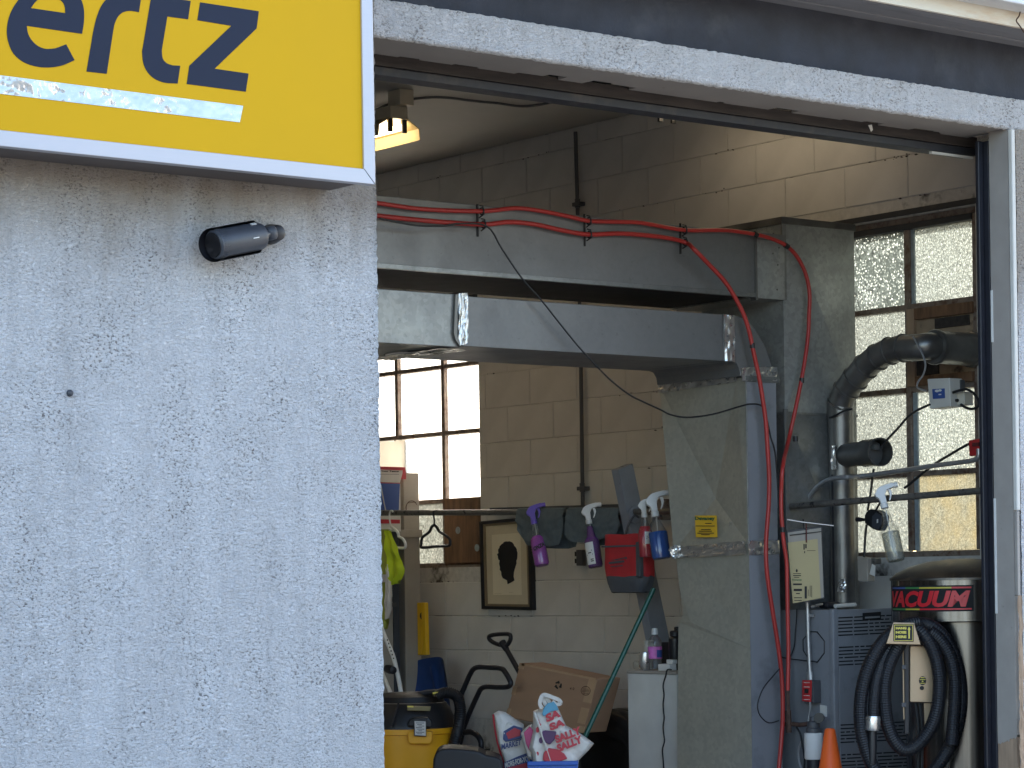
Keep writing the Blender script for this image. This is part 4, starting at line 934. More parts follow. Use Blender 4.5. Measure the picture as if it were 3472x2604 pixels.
# ------------------------------------------------------------------ spray bottles
def spray_bottle(label, top, bot, X, width, liq, fill, head, body=None, tag_lab=None, lettering=None, square=False, group='trigger spray bottles hung on the rails', hook=1.0):
    """top: neck pixel, bot: base-centre pixel, both on plane x = X"""
    P0, P1 = PX(top, X), PX(bot, X)
    zl_ = (P0 - P1); Lb_ = zl_.length; zl_ = zl_ / Lb_
    xl = (CR - zl_ * CR.dot(zl_)); xl = Vector((xl.x, xl.y, xl.z)).normalized(); yl = zl_.cross(xl)
    def w(x, y, z): return P1 + xl * x + yl * y + zl_ * z
    e = empty('spray_bottle', P0, label, 'spray bottle', group)
    r = width / 2
    if square: prof = [(0, 0), (r * .9, 0), (r, .01), (r, Lb_ * .60), (r * .86, Lb_ * .68), (r * .45, Lb_ * .86), (r * .36, Lb_)]
    else: prof = [(0, 0), (r * .88, 0), (r, .012), (r, Lb_ * .56), (r * .92, Lb_ * .62), (r * .62, Lb_ * .67), (r * .50, Lb_ * .78), (r * .40, Lb_ * .88), (r * .34, Lb_)]
    bo = build('bottle', G().lathe(prof, P1, zl_, 28, 1.0, .72 if square else .9, ref=xl), body or MAT['clear'], e, smooth=True)
    fh = Lb_ * fill; li = []
    for i, (rr, hh) in enumerate(prof):
        if hh < fh: li.append((rr * .94, hh + .003))
    pr2 = [p for p in prof if p[1] >= fh]; pr1 = [p for p in prof if p[1] < fh][-1]
    tt = (fh - pr1[1]) / max(1e-6, pr2[0][1] - pr1[1]); rr = pr1[0] + (pr2[0][0] - pr1[0]) * tt
    li += [(rr * .94, fh), (0, fh)]
    build('liquid', G().lathe(li, P1, zl_, 28, 1.0, .72 if square else .9, ref=xl), liq, e, smooth=True)
    build('dip_tube', G().tube([w(.004, 0, Lb_), w(-.006, 0, .02)], .0025, 6), MAT['offwhite'], e)
    hm = head; s = width / .085
    build('collar', G().lathe([(r * .42, 0), (r * .42, .022 * s), (r * .32, .026 * s)], w(0, 0, Lb_ - .004), zl_, 16), hm, e, smooth=True)
    b0 = Lb_ + .02 * s
    body2 = [(-.014, 0), (-.017, .022), (-.030, .034), (-.034, .046), (-.022, .066), (-.006, .078), (.020, .084), (.052, .088), (.066, .084), (.066, .068), (.050, .064), (.026, .060), (.014, .040), (.013, 0)]
    th = build('trigger_head', G().prism([w(a * s, -.0125 * s, b0 + b_ * s) for a, b_ in body2], yl * (.025 * s)), hm, e, bevel=.003 * s)
    trg = [(.030, .060), (.044, .060), (.047, .040), (.038, .018), (.030, .006), (.026, .010), (.034, .028), (.034, .044)]
    build('trigger', G().prism([w(a * s, -.007 * s, b0 + b_ * s) for a, b_ in trg], yl * (.014 * s)), hm, th, bevel=.002 * s)
    build('nozzle', G().lathe([(.011 * s, 0), (.013 * s, .004 * s), (.012 * s, .018 * s), (.004 * s, .019 * s)], w(.062 * s, 0, b0 + .076 * s), xl, 12), hm, th, smooth=True)
    yv = -yl if yl.dot(fw) > 0 else yl
    if tag_lab:
        m, zlo, zhi, ua, ub = tag_lab
        def fn(u, v):
            a = (ua + (ub - ua) * u)
            return P1 + zl_ * (Lb_ * (zlo + (zhi - zlo) * v)) + (xl * math.sin(a) * 1.0 + yv * math.cos(a) * (.72 if square else .9)) * (r * 1.015)
        lb = build('label', G().grid(fn, 8, 2), m, e)
        g = G()
        for k_, (va, u1, u2) in enumerate(((.60, .2, .8), (.5, .35, .7), (.42, .15, .85), (.2, .55, .85), (.12, .55, .85))):
            q_ = [fn(u1, va), fn(u2, va), fn(u2, va + .045), fn(u1, va + .045)]
            g.add([x_ + yv * .0012 for x_ in q_], [(0, 1, 2, 3)])
        build('fine_print', g, MAT['ink'], lb)
    if lettering:
        g = G(); zt_ = Lb_ * .36
        a0, a1 = P1 + zl_ * (zt_ - .008) + xl * (-r * .78) + yv * (r * .96), P1 + zl_ * (zt_ + .012) + xl * (r * .78) + yv * (r * .96)
        add_text(g, lettering, a0, a1, a0 + zl_ * .024, .05)
        build('lettering', g, MAT['ink'], bo)
    return e
spray_bottle('purple spray bottle with violet trigger head hanging in front of the left towel', Hh(352, 868), Hh(438, 1322), 8.56, .083, MAT['liq_purple'], .70, MAT['purple'], lettering='ONZA')
spray_bottle('dark violet spray bottle with white label and cream trigger, left of the red bag', Hh(940, 868), Hh(1010, 1340), 8.56, .083, MAT['liq_dark'], .93, MAT['white'], tag_lab=(MAT['white'], .06, .56, -1.25, .05))
spray_bottle('red spray bottle half hidden behind the blue one, above the bag', Hh(1532, 795), Hh(1556, 1230), 8.40, .074, MAT['liq_red'], .76, MAT['white'], square=True, tag_lab=(MAT['reflect'], .32, .62, -.1, .9))
spray_bottle('blue spray bottle with white trigger hanging right of the red bottle', Hh(1650, 790), Hh(1718, 1248), 8.36, .098, MAT['liq_blue'], .63, MAT['white'], square=True)
spray_bottle('clear spray bottle with grey white trigger hanging in front of the frosted window', L(1105, 610), L(1215, 1112), 8.52, .085, MAT['liq_clear'], .53, MAT['white'])

# ------------------------------------------------------------------ red cooler bag
XB = 8.44
bgc = PX(Hh(1280, 1300), XB)
bb = empty('cooler_bag', bgc, 'red fabric cooler bag with dark grey bottom hanging against the grey post', 'bag')
c0, c1 = PX(Hh(1083, 1230), XB), PX(Hh(1490, 1230), XB)     # front panel left / right corner
yL, yR = c0.y, c1.y
xB2 = PY(Hh(1668, 1230), yR).x
zt_, zm, zb2 = PX(Hh(1270, 988), XB).z, PX(Hh(1270, 1447), XB).z, PX(Hh(1270, 1610), XB).z
def bagshell(z0, z1, tp, bot):
    def ring(v):
        z = z0 + (z1 - z0) * v; k = bot + (tp - bot) * v
        cx, cy = (XB + xB2) / 2, (yL + yR) / 2; hx, hy = (xB2 - XB) / 2, (yL - yR) / 2
        out = []
        N_ = 40
        for i in range(N_):
            a = 2 * math.pi * i / N_ ; c_1, s_1 = math.cos(a), math.sin(a)
            ex = 5
            rr = (abs(c_1) ** ex + abs(s_1) ** ex) ** (-1 / ex)
            bul = 1 + .05 * math.sin(math.pi * v) + fbm(c_1 * 1.5, s_1 * 1.5, z * 9) * .05
            out.append(Vector((cx + hx * k * bul * rr * c_1, cy + hy * k * bul * rr * s_1, z + fbm(c_1 * 2, s_1 * 2, 7.1) * .008)))
        return out
    g = G(); rings = [ring(v / 12) for v in range(13)]; vs = [p for r_ in rings for p in r_]; N_ = 40
    fs = [(j * N_ + i, j * N_ + (i + 1) % N_, (j + 1) * N_ + (i + 1) % N_, (j + 1) * N_ + i) for j in range(12) for i in range(N_)]
    fs += [tuple(range(N_)), tuple(range(12 * N_, 13 * N_))]
    return g.add(vs, fs)
bgb = build('bag_body', bagshell(zm, zt_, 1.0, .985), MAT['bagred'], bb, smooth=True)
build('bag_bottom', bagshell(zb2, zm + .004, .99, .78), MAT['baggrey'], bb, smooth=True)
for zz_ in (PX(Hh(1270, 1112), XB).z,):
    build('flap_seam', G().bbox(((XB + .0), (yL + yR) / 2, zz_), (.010, 0, 0), (0, (yL - yR) / 2 * .97, 0), (0, 0, .0045)), MAT['baggrey'], bgb)
cpx = PX(Hh(1492, 1340), XB); build('corner_binding', G().box(XB - .012, XB + .012, yR - .010, yR + .024, zm, zt_ - .04), MAT['baggrey'], bb, bevel=.004)
g = G(); lf = Vector((-.010, 0, 0))
sw = [Hh(1165, 1265), Hh(1230, 1250), Hh(1290, 1238), Hh(1340, 1225), Hh(1345, 1250), Hh(1330, 1252), Hh(1325, 1240), Hh(1280, 1252), Hh(1230, 1264)]
g = flat2d([[PX(p, XB - .010) for p in sw]], (.001, 0, 0))
for (a_, b_) in ((Hh(1150, 1305), Hh(1315, 1285)), (Hh(1170, 1338), Hh(1300, 1325))):
    q0, q1 = PX(a_, XB - .010), PX(b_, XB - .010); g.obox(q0, q1 - q0, (0.001, 0, 0), (0, 0, .011 if b_[0] == Hh(1315, 0)[0] else .005))
build('printed_mark', g, MAT['baggrey'], bgb)
for yy in (yL - .06, yR + .06):
    build('strap', G().tube(spline([Vector((xB2 - .01, yy, zt_ - .03)), Vector((xB2 + .01, yy, zt_ + .04)), Vector((XPI - .01, yy, zt_ + .10)), Vector((XPI + .02, yy, zt_ + .09))], 4), .006, 6), MAT['baggrey'], bb)
# ------------------------------------------------------------------ exhaust flue
XFL = 8.88
fe = empty('exhaust_flue', PX((2866, 2060), XFL), 'dark steel exhaust pipe bending from the furnace into the boarded window pane', 'exhaust pipe')
RF = .064
cl = [O(255, 1420), O(268, 1320), O(330, 1190), O(440, 1050), O(570, 900), O(720, 780), O(880, 700), O(1040, 665), O(1190, 660)]
clw = [PX(p, XFL) for p in cl]
zb0 = 1.47
vx = clw[0]
build('vertical_pipe', G().lathe([(RF * .98, 0), (RF * .98, clw[1].z - zb0 - .01)], Vector((XFL, vx.y, zb0)), (0, 0, 1), 28), MAT['flue'], fe, smooth=True)
zs_ = PX((2858, 1540), XFL).z
build('pipe_seam', G().box(XFL - RF - .002, XFL - RF + .006, vx.y - .006, vx.y + .004, zb0, zs_ - .1), MAT['black'], fe)
# elbow from mitred gores
sp = spline(clw[1:], 2); sp[0] = Vector((XFL, vx.y, clw[1].z - .02))
for i in range(0, len(sp) - 2, 2):
    seg = [sp[i], sp[i + 1], sp[min(i + 2, len(sp) - 1)]]
    d_ = (seg[2] - seg[0]).normalized()
    build('elbow_gore', G().tube([seg[0] - d_ * .006, seg[1], seg[2] + d_ * .006], RF, 28, radii=[RF * 1.0, RF * .985, RF * 1.03]), MAT['flue'], fe, smooth=True)
for i in range(0, len(sp) - 1, 2):
    d_ = (sp[min(i + 2, len(sp) - 1)] - sp[max(0, i - 2)]).normalized()
    build('crimp_ring', G().lathe([(RF * 1.0, -.007), (RF * 1.09, -.004), (RF * 1.09, .004), (RF * 1.0, .007)], sp[i], d_, 28), MAT['flue'], fe, smooth=True)
ye = sp[-1].y; zE = sp[-1].z
xa = Vector((1, 0, 0))
hub = Vector((XFL + .0, ye - .035, zE + .004))
build('corner_elbow', G().tube(spline([sp[-1] + Vector((0, .02, 0)), sp[-1] + Vector((0, -.03, 0)), hub + Vector((.035, -.03, 0)), hub + Vector((.09, -.035, 0))], 5), RF, 28), MAT['flue'], fe, smooth=True)
yh = hub.y - .035
build('flange_ring', G().lathe([(.05, .05), (.080, .05), (.084, .056), (.084, .07), (.075, .074)], Vector((XFL, yh, zE)), xa, 32), MAT['flue'], fe, smooth=True)
build('thimble', G().lathe([(.078, .06), (.078, .30), (.086, .305), (.086, .33)], Vector((XFL, yh, zE)), xa, 32), MAT['flue'], fe, smooth=True)
wy = [PX(O(*p), XFL - .07) for p in ((1160, 500), (1150, 430), (1240, 400), (1400, 420), (1560, 430))]
cw_ = [PX(O(*p), XFL - .08) for p in ((1165, 520), (1225, 630), (1290, 760), (1320, 880), (1290, 1000), (1230, 1080), (1215, 1150), (1260, 1180), (1330, 1200))]
build('control_wire', G().tube(spline(cw_, 4), .0045, 6), MAT['conduit'], label='pale bent wire dropping from exhaust pipe to white control box', cat='wire', smooth=True)
# draught regulator on a tee
tc = PX(L(700, 125), XFL)
ta = (PX(L(1000, 132), XFL) - tc); ta = Vector((-.25, -1, .0)).normalized()
ltee = .36
build('tee_branch', G().lathe([(.02, .03), (.058, .05), (.060, .22), (.066, .225), (.066, .34), (.069, .345), (.069, .36), (.062, .36), (.062, .25), (.0, .25)], Vector((XFL, vx.y, tc.z)), ta, 32), MAT['flue'], fe, smooth=True)
build('regulator_flap', G().lathe([(.055, 0), (.055, .004), (0, .006)], Vector((XFL, vx.y, tc.z)) + ta * .31 + Vector((0, 0, -.004)), (ta + Vector((.35, .2, 0))).normalized(), 28), MAT['galv_flat'], fe)
build('flap_weight', G().box(XFL - .12, XFL - .085, vx.y - ltee + .02, vx.y - ltee + .05, tc.z + .012, tc.z + .034), MAT['galv'], fe)
foil('foil_patch', fe, PX(L(610, 250), XFL - .07), PX(L(660, 255), XFL - .07), PX(L(650, 30), XFL - .07), PX(L(612, 30), XFL - .07), (-1, 0, 0), .010, 6, 14, 21)
foil('foil_patch', fe, PX(L(665, 1400), XFL - .07), PX(L(745, 1400), XFL - .07), PX(L(745, 1280), XFL - .07), PX(L(690, 1280), XFL - .07), (-1, 0, 0), .014, 8, 10, 24)
b_ = spline([PX(p, XFL - .075) for p in (O(120, 1535), O(200, 1500), O(300, 1450), O(400, 1425))], 3)
build('tie_wire', G().tube(b_, .005, 6), MAT['cord'], fe)

# ------------------------------------------------------------------ boxes, cables on the window side
def pbox(g, pl, X, depth): return g.prism([PX(p, X) for p in pl], (depth, 0, 0))
cbx = empty('control_box', PX(O(1480, 1220), 8.95), 'grey white control box with blue label in front of the window', 'control box')
ccase = build('case', pbox(G(), [O(1340, 1050), O(1620, 1038), O(1632, 1395), O(1372, 1425)], 8.95, .09), MAT['offwhite'], cbx, bevel=.004)
build('blue_label', pbox(G(), [O(1403, 1178), O(1558, 1168), O(1562, 1290), O(1412, 1300)], 8.9475, .002), MAT['bluelabel'], ccase)
def ell(cx, cy, rx, ry, X, n=14): return [PX(O(cx + rx * math.cos(2 * math.pi * k / n), cy + ry * math.sin(2 * math.pi * k / n)), X) for k in range(n)]
build('label_mark', G().prism(ell(1462, 1200, 26, 17, 8.9465), (.0008, 0, 0)), MAT['white'], ccase)
build('label_mark', G().prism(ell(1500, 1193, 20, 15, 8.9465), (.0008, 0, 0)), MAT['white'], ccase)
build('label_mark', pbox(G(), [O(1483, 1238), O(1516, 1235), O(1516, 1250), O(1483, 1253)], 8.9465, .0008), MAT['white'], ccase)
rl_ = empty('relay_block', PX(O(1720, 1320), 9.0), 'cream relay block with two dark terminals right of the white control box', 'relay')
build('block', pbox(G(), [O(1640, 1215), O(1805, 1205), O(1810, 1375), O(1645, 1385)], 9.0, .06), MAT['creamboard'], rl_, bevel=.003)
build('bracket', pbox(G(), [O(1625, 1075), O(1760, 1060), O(1765, 1200), O(1632, 1215)], 9.02, .03), MAT['conduit_dark'], rl_, bevel=.002)
for cx in (1665, 1722):
    c = PX(O(cx, 1318), 8.995); build('terminal', G().lathe([(.008, 0), (.007, .012), (0, .012)], c, (-1, 0, 0), 12), MAT['ink'], rl_)
cb1 = [PX(O(*p), 8.97) for p in ((1640, 1225), (1760, 1190), (1850, 1185), (1930, 1240), (1985, 1330), (1970, 1400), (1900, 1425), (1830, 1410), (1760, 1370))]
build('looped_cable', G().tube(spline(cb1, 4), .0065, 7), MAT['cord'], label='dark cable looping beside the cream relay block', cat='cable', smooth=True)
cb2 = [PX(p, 8.80) for p in (O(1375, 1370), O(1270, 1415), O(1180, 1465), O(1080, 1545), O(985, 1655), (3000, 1500), (2990, 1520))]
build('control_cable', G().tube(spline(cb2, 4), .006, 7), MAT['cord'], label='dark cable slanting from white control box down to draught regulator', cat='cable', smooth=True)
rx = empty('red_switch', PX(L(1945, 60), 8.92), 'dark red emergency switch box at the black door rail', 'switch box')
build('case', pbox(G(), [L(1888, -20), L(2010, -40), L(2012, 118), L(1897, 130)], 8.92, .06), MAT['red'], rx, bevel=.004)
build('toggle', pbox(G(), [L(1925, 5), L(1985, 0), L(1985, 32), L(1925, 37)], 8.91, .01), MAT['darkred'], rx)
cn = empty('bent_conduit', PX(L(345, 750), 8.66), 'steel conduit bending from the clipboard up across the frosted window', 'conduit')
cp = [L(345, 830), L(345, 740), L(356, 650), L(378, 560), L(420, 480), L(480, 410), L(560, 358), L(640, 336), L(760, 326), L(870, 318), L(1000, 303), L(1310, 258), L(1600, 214), L(1880, 178), L(1960, 158), L(1985, 130), L(1985, 60)]
build('conduit', G().tube(spline([PX(p, 8.70) for p in cp[:9]] + [PX(p, 8.78) for p in cp[9:]], 4), .0115, 10), MAT['conduit'], cn, smooth=True)
cb3 = [PX(p, 8.85) for p in (L(1290, 425), L(1330, 400), L(1400, 340), L(1500, 260), L(1600, 185), L(1700, 125), L(1800, 65), L(1890, 15))]
build('switch_cable', G().tube(spline(cb3, 4), .0065, 7), MAT['cord'], label='black cable slanting from the window pipe up to the red switch box', cat='cable', smooth=True)
td = empty('limit_switch', PX(L(1000, 730), 8.80), 'small black limit switch hanging left of the clear spray bottle', 'switch')
build('case', pbox(G(), [L(930, 650), L(960, 625), L(1035, 640), L(1085, 690), L(1080, 770), L(1045, 832), L(985, 810), L(915, 760), L(912, 690)], 8.80, .05), MAT['blackplastic'], td, bevel=.006)
build('cover', pbox(G(), [L(985, 690), L(1020, 655), L(1075, 690), L(1072, 770), L(1040, 822), L(982, 790)], 8.793, .008), MAT['camgrey'], td, bevel=.003)
build('slot', pbox(G(), [L(1030, 722), L(1042, 718), L(1042, 752), L(1030, 756)], 8.7915, .002), MAT['white'], td)
build('knob', G().tube([PX(L(845, 722), 8.82), PX(L(925, 725), 8.82)], .008, 8, radii=[.013, .006]), MAT['black'], td)
cb4 = [PX(p, 8.82) for p in (L(1003, 250), L(990, 340), L(975, 460), L(955, 580), L(945, 640))]
build('power_cord', G().tube(spline(cb4, 4), .006, 7), MAT['cord'], td, smooth=True)
cb5 = [PX(p, 8.84) for p in (L(935, 770), L(925, 860), L(918, 960), L(912, 1075))]
build('power_cord', G().tube(spline(cb5, 4), .006, 7), MAT['cord'], td, smooth=True)
build('hook_wire', G().tube([PX(L(1020, 640), 8.80), PX(L(1060, 570), 8.78)], .005, 6), MAT['cord'], td)
jb = empty('junction_box', PX(L(900, 1190), 8.86), 'beige metal junction box beside the flue under the frosted window', 'junction box')
build('case', pbox(G(), [L(848, 1068), L(945, 1085), L(945, 1305), L(852, 1300)], 8.86, .05), MAT['cardgrey'], jb, bevel=.003)
build('side_plate', pbox(G(), [L(946, 1082), L(1018, 1085), L(1016, 1140), L(946, 1150)], 8.885, .04), MAT['pipe'], jb, bevel=.002)
build('paper_tag', pbox(G(), [L(985, 1140), L(1018, 1160), L(1010, 1255), L(962, 1235)], 8.86, .003), MAT['offwhite'], jb)

# ------------------------------------------------------------------ clipboard
DCB = 11.95
def dpoly(pts, d): return [PD(p, d) for p in pts]
ck = empty('clipboard', PD(T(380, 900), DCB), 'black framed clipboard with a yellow sheet hanging in front of the riser duct', 'clipboard')
build('backing', G().prism(dpoly([T(108, 412), T(608, 342), T(652, 1372), T(200, 1446)], DCB), fw * .012), MAT['black'], ck, bevel=.002)
build('plastic_sleeve', G().prism(dpoly([T(128, 440), T(598, 372), T(636, 1352), T(206, 1424)], DCB - .003), fw * .002), MAT['cardgrey'], ck)
cpap = build('paper', G().prism(dpoly([T(130, 580), T(548, 528), T(596, 1360), T(200, 1436)], DCB - .006), fw * .002), MAT['paper'], ck)
build('hanging_wire', G().tube([PD(T(345, 250), DCB), PD(T(352, 380), DCB)], .003, 5), MAT['cord'], ck)
build('sleeve_edge', G().prism(dpoly([T(155, 470), T(600, 418), T(600, 432), T(155, 486)], DCB - .0075), fw * .001), MAT['ink'], ck)
build('zip_tie', G().tube([PD(T(120, 255), DCB - .02), PD(T(330, 290), DCB - .02), PD(T(772, 342), DCB - .02)], .0035, 6), MAT['conduit'], ck)
g = G()
add_text(g, 'Devaney', PD(T(193, 1120), DCB - .0085), PD(T(330, 1122), DCB - .0085), PD(T(191, 1090), DCB - .0085), .05)
build('lettering', g, MAT['greenink'], cpap)
g = G()
for x0, y0, x1, y1 in ((205, 1012, 315, 1020), (205, 1038, 315, 1050), (218, 1066, 290, 1074), (205, 1155, 328, 1178), (212, 1230, 328, 1262), (245, 1290, 300, 1304), (218, 1350, 328, 1362), (220, 1390, 326, 1400), (366, 1195, 398, 1368), (440, 1185, 448, 1340), (462, 1185, 470, 1350), (414, 1240, 420, 1330), (350, 600, 366, 680), (376, 600, 394, 660), (360, 700, 372, 730), (400, 690, 520, 696)):
    g.poly(dpoly([T(x0, y0), T(x1, y0), T(x1, y1), T(x0, y1)], DCB - .0086))
for k in range(1):
    g.poly([PD(T(255 + 14 * math.cos(a), 975 + 22 * math.sin(a)), DCB - .0086) for a in [2 * math.pi * j / 12 for j in range(12)]])
build('fine_print', g, MAT['ink'], cpap)
build('red_string', G().tube([PD(T(388, 285), DCB - .012), PD(T(392, 580), DCB - .012)], .003, 5), MAT['darkred'], ck)

# ------------------------------------------------------------------ furnace
FX, FY = 8.552, 8.50
fn_ = empty('furnace', (FX + .25, FY + .2, 0), 'blue grey furnace cabinet with rows of louvre slots behind the vacuum hose', 'furnace')
ztl = PY(K(500, 232), FY).z
FX1, FY1 = 9.17, 8.80
XF2 = FX
build('side_panel', G().box(XF2, XF2 + .02, FY + .012, 8.96, 0, ztl), MAT['furnace'], fn_, bevel=.003)
build('cabinet', G().box(XF2 + .022, FX1, FY + .03, 8.955, 0, ztl - .006), MAT['furnace'], fn_, bevel=.003)
build('corner_post', G().box(XF2 - .004, XF2 + .030, FY - .002, FY + .028, 0, ztl + .004), MAT['furnace'], fn_, bevel=.006)
ffp = build('front_panel', G().box(XF2 + .032, FX1, FY, FY + .028, 0, ztl), MAT['furnace'], fn_, bevel=.003)
KY = lambda x, y: PY(K(x, y), FY - .0015)
random.seed(11)
rowsv = [(308, 470, 6), (575, 735, 6)]
def slots(x0, x1, y, slope=-.05):
    x = x0
    while x < x1:
        l_ = random.choice((36, 125, 125, 130)); x2 = min(x + l_, x1)
        if x2 - x > 20:
            a, b_ = KY(x, y + slope * (x - 540)), KY(x2, y + slope * (x2 - 540))
            g = G().obox(a - Vector((0, 0, .0022)), b_ - a, (0, .002, 0), (0, 0, .0062)); build('louvre_slot', g, MAT['dark'], ffp)
        x = x2 + 14
for y in (308, 340, 370, 402, 434, 465): slots(540, 1020, y)
for y in (575, 607, 638, 668, 702, 733): slots(545, 1000, y)
for y in (1275, 1308, 1340, 1370, 1400, 1432): slots(560, 1150, y)
for y in (1545, 1577, 1608, 1640, 1670): slots(568, 1160, y)
nm = [KY(755, 262), KY(918, 250), KY(918, 318), KY(755, 328)]
build('name_plate', G().prism(nm, (0, -.004, 0)), MAT['dark'], ffp, bevel=.001)
build('name_mark', G().prism([KY(772, 296) + Vector((0, -.0045, 0)), KY(905, 288) + Vector((0, -.0045, 0)), KY(905, 304) + Vector((0, -.0045, 0)), KY(772, 312) + Vector((0, -.0045, 0))], (0, -.001, 0)), MAT['furnace'], ffp)
oc = [PX(K(*p), XF2 - .002) for p in ((285, 430), (348, 432), (412, 515), (412, 622), (352, 703), (280, 690), (222, 600), (220, 500), (285, 430))]
build('knockout_outline', G().tube(oc, .0028, 5), MAT['cord'], fn_)
wr = [PX(p, XF2 - .03) for p in (K(0, 652), K(60, 668), K(150, 682), K(260, 694), K(350, 703))]
build('thin_wire', G().tube(spline(wr, 3), .003, 5), MAT['cord'], fn_)
wire2 = [PX(p, XF2 - .04) for p in (J(1975, 765), J(1900, 850), J(1830, 940), J(1790, 1050), (2570, 2423), J(1810, 1190), J(1880, 1250), J(1960, 1235))]
build('loose_wire', G().tube(spline([PY(p, 8.68) for p in (J(1975, 765), J(1900, 850), J(1830, 940), J(1785, 1050), J(1780, 1130), J(1810, 1200), J(1880, 1252), J(1970, 1232))], 4), .0032, 5), MAT['cord'], label='thin black wire making a loose loop beside the orange red hose', cat='wire', smooth=True)
build('loose_wire', G().tube(spline([PX(p, XF2 - .02) for p in (K(165, 225), K(160, 330), K(150, 450), K(142, 560), K(105, 660), K(85, 690))], 4), .003, 5), MAT['cord'], label='thin black wire running down the furnace side left of the conduit', cat='wire', smooth=True)
sc2 = empty('switch_conduit', PX(K(262, 500), XF2 - .03), 'straight steel conduit running down from the clipboard to the red switch', 'conduit')
build('conduit', G().tube([PX(K(*p), XF2 - .03) for p in ((258, 150), (262, 260), (268, 500), (278, 700), (284, 830))], .0105, 10), MAT['conduit'], sc2, smooth=True)
build('conduit_clip', G().bbox(PX(K(290, 285), XF2 - .02), (.012, 0, 0), (0, .014, 0), (0, 0, .007)), MAT['conduit'], sc2, bevel=.002)
build('connector', G().tube([PX(K(280, 790), XF2 - .03), PX(K(286, 865), XF2 - .03)], .0155, 10), MAT['conduit'], sc2)
rs = empty('service_switch', PX(K(280, 960), XF2 - .05), 'red emergency switch plate on a grey box below the furnace conduit', 'switch')
build('box', G().box(XF2 - .055, XF2 - .002, PX(K(345, 960), XF2 - .03).y, PX(K(262, 960), XF2 - .03).y, PX(K(300, 1068), XF2).z, PX(K(300, 865), XF2).z), MAT['conduit_dark'], rs, bevel=.004)
X2 = XF2 - .060
pw = [PX(K(*p), X2) for p in ((212, 866), (296, 868), (290, 1066), (210, 1056))]
rpl = build('red_plate', G().prism(pw, (.005, 0, 0)), MAT['red'], rs, bevel=.002)
build('toggle', G().prism([PX(K(*p), X2 - .008) for p in ((233, 945), (260, 948), (258, 985), (231, 982))], (.008, 0, 0)), MAT['ink'], rpl)
g = G()
for y in (885, 925, 1002, 1038):
    g.poly([PX(K(*p), X2 - .0007) for p in ((226, y), (280, y + 2), (280, y + 7), (226, y + 5))])
build('fine_print', g, MAT['offwhite'], rpl)
fl_ = empty('oil_filter', PX(K(315, 1450), 8.45), 'white oil filter canister on rusty fittings in front of furnace', 'filter')
XO = 8.45
fb_, ft_ = PX(K(318, 1580), XO), PX(K(312, 1340), XO); hz = ft_.z - fb_.z
build('canister', G().lathe([(.0, -.0), (.040, 0), (.0445, .006), (.0445, hz * .97), (.040, hz), (0, hz)], fb_, (0, 0, 1), 26), MAT['white'], fl_, smooth=True)
build('bowl', G().lathe([(.030, -.10), (.034, -.06), (.034, 0)], fb_, (0, 0, 1), 22), MAT['black'], fl_, smooth=True)
build('filter_head', G().lathe([(.036, hz), (.036, hz + .02), (.030, hz + .024), (.030, hz + .05), (.018, hz + .055), (.016, hz + .075)], fb_, (0, 0, 1), 18), MAT['conduit_dark'], fl_, smooth=True)
build('elbow_fitting', G().tube([PX(K(x, y), XO) for x, y in ((60, 1265), (120, 1262), (190, 1270), (265, 1262), (310, 1255))], .011, 10), MAT['rust'], fl_, smooth=True)
build('valve', G().tube([PX(K(*p), XO) for p in ((85, 1140), (88, 1210), (92, 1340))], .014, 8), MAT['rust'], fl_)
build('pressure_gauge', G().lathe([(.020, 0), (.024, .006), (.024, .03), (.0, .03)], PX(K(370, 1205), XO + .02), (-.8, -.6, 0), 18), MAT['blackplastic'], fl_, smooth=True)
build('bypass_plate', G().prism([PX(K(*p), XF2 - .004) for p in ((372, 1090), (430, 1098), (432, 1198), (374, 1190))], (.003, 0, 0)), MAT['offwhite'], fl_)
build('copper_line', G().tube(spline([PX(K(*p), XO + .03) for p in ((285, 1065), (285, 1130), (272, 1200), (270, 1260))], 3), .005, 6), MAT['conduit'], fl_)
build('copper_line', G().tube(spline([PX(K(*p), XO + .01) for p in ((160, 1290), (195, 1350), (215, 1450), (235, 1580), (225, 1700))], 3), .005, 6), MAT['cord'], fl_)
build('copper_line', G().tube(spline([PX(K(*p), XO + .01) for p in ((205, 1420), (180, 1500), (185, 1600), (220, 1700))], 3), .005, 6), MAT['conduit'], fl_)
mis = empty('tool_row', PX(L(560, 1520), 8.56), 'loose metal fittings lying on top of the furnace under the clipboard', 'fittings')
g = G().tube([PY(L(420, 1540), FY + .1), PY(L(520, 1515), FY + .1)], .006, 8); build('bright_fitting', g, MAT['foil'], mis)
build('rag', G().bbox(PY(L(590, 1525), FY + .12), (.05, 0, 0), (0, .03, 0), (0, 0, .016)), MAT['black'], mis, bevel=.012)
build('tube_stub', G().tube([PY(L(640, 1535), FY + .08), PY(L(830, 1522), FY + .08)], .010, 10), MAT['offwhite'], mis)

# ------------------------------------------------------------------ cone
ct, cbp = PX(K(462, 1303), 8.24), PX(K(475, 1659), 8.24)
ca = Vector((ct.x, ct.y, 0))
cn2 = empty('traffic_cone', ca, 'orange traffic cone in front of the louvred furnace', 'traffic cone')
r1 = .0225; kz = (.052 - r1) / (ct.z - PX(K(475, 1659), 8.24).z)
build('cone_body', G().lathe([(r1 + kz * (ct.z - .04), .04), (r1 + kz * .01, ct.z - .006), (r1 * .8, ct.z), (r1 * .62, ct.z), (r1 * .6, ct.z - .05)], ca, (0, 0, 1), 28), MAT['orange'], cn2, smooth=True)
rb_ = r1 + kz * ct.z + .05
build('cone_base', G().box(ca.x - rb_, ca.x + rb_, ca.y - rb_, ca.y + rb_, 0.0, .039), MAT['blackrub'], cn2, bevel=.008)

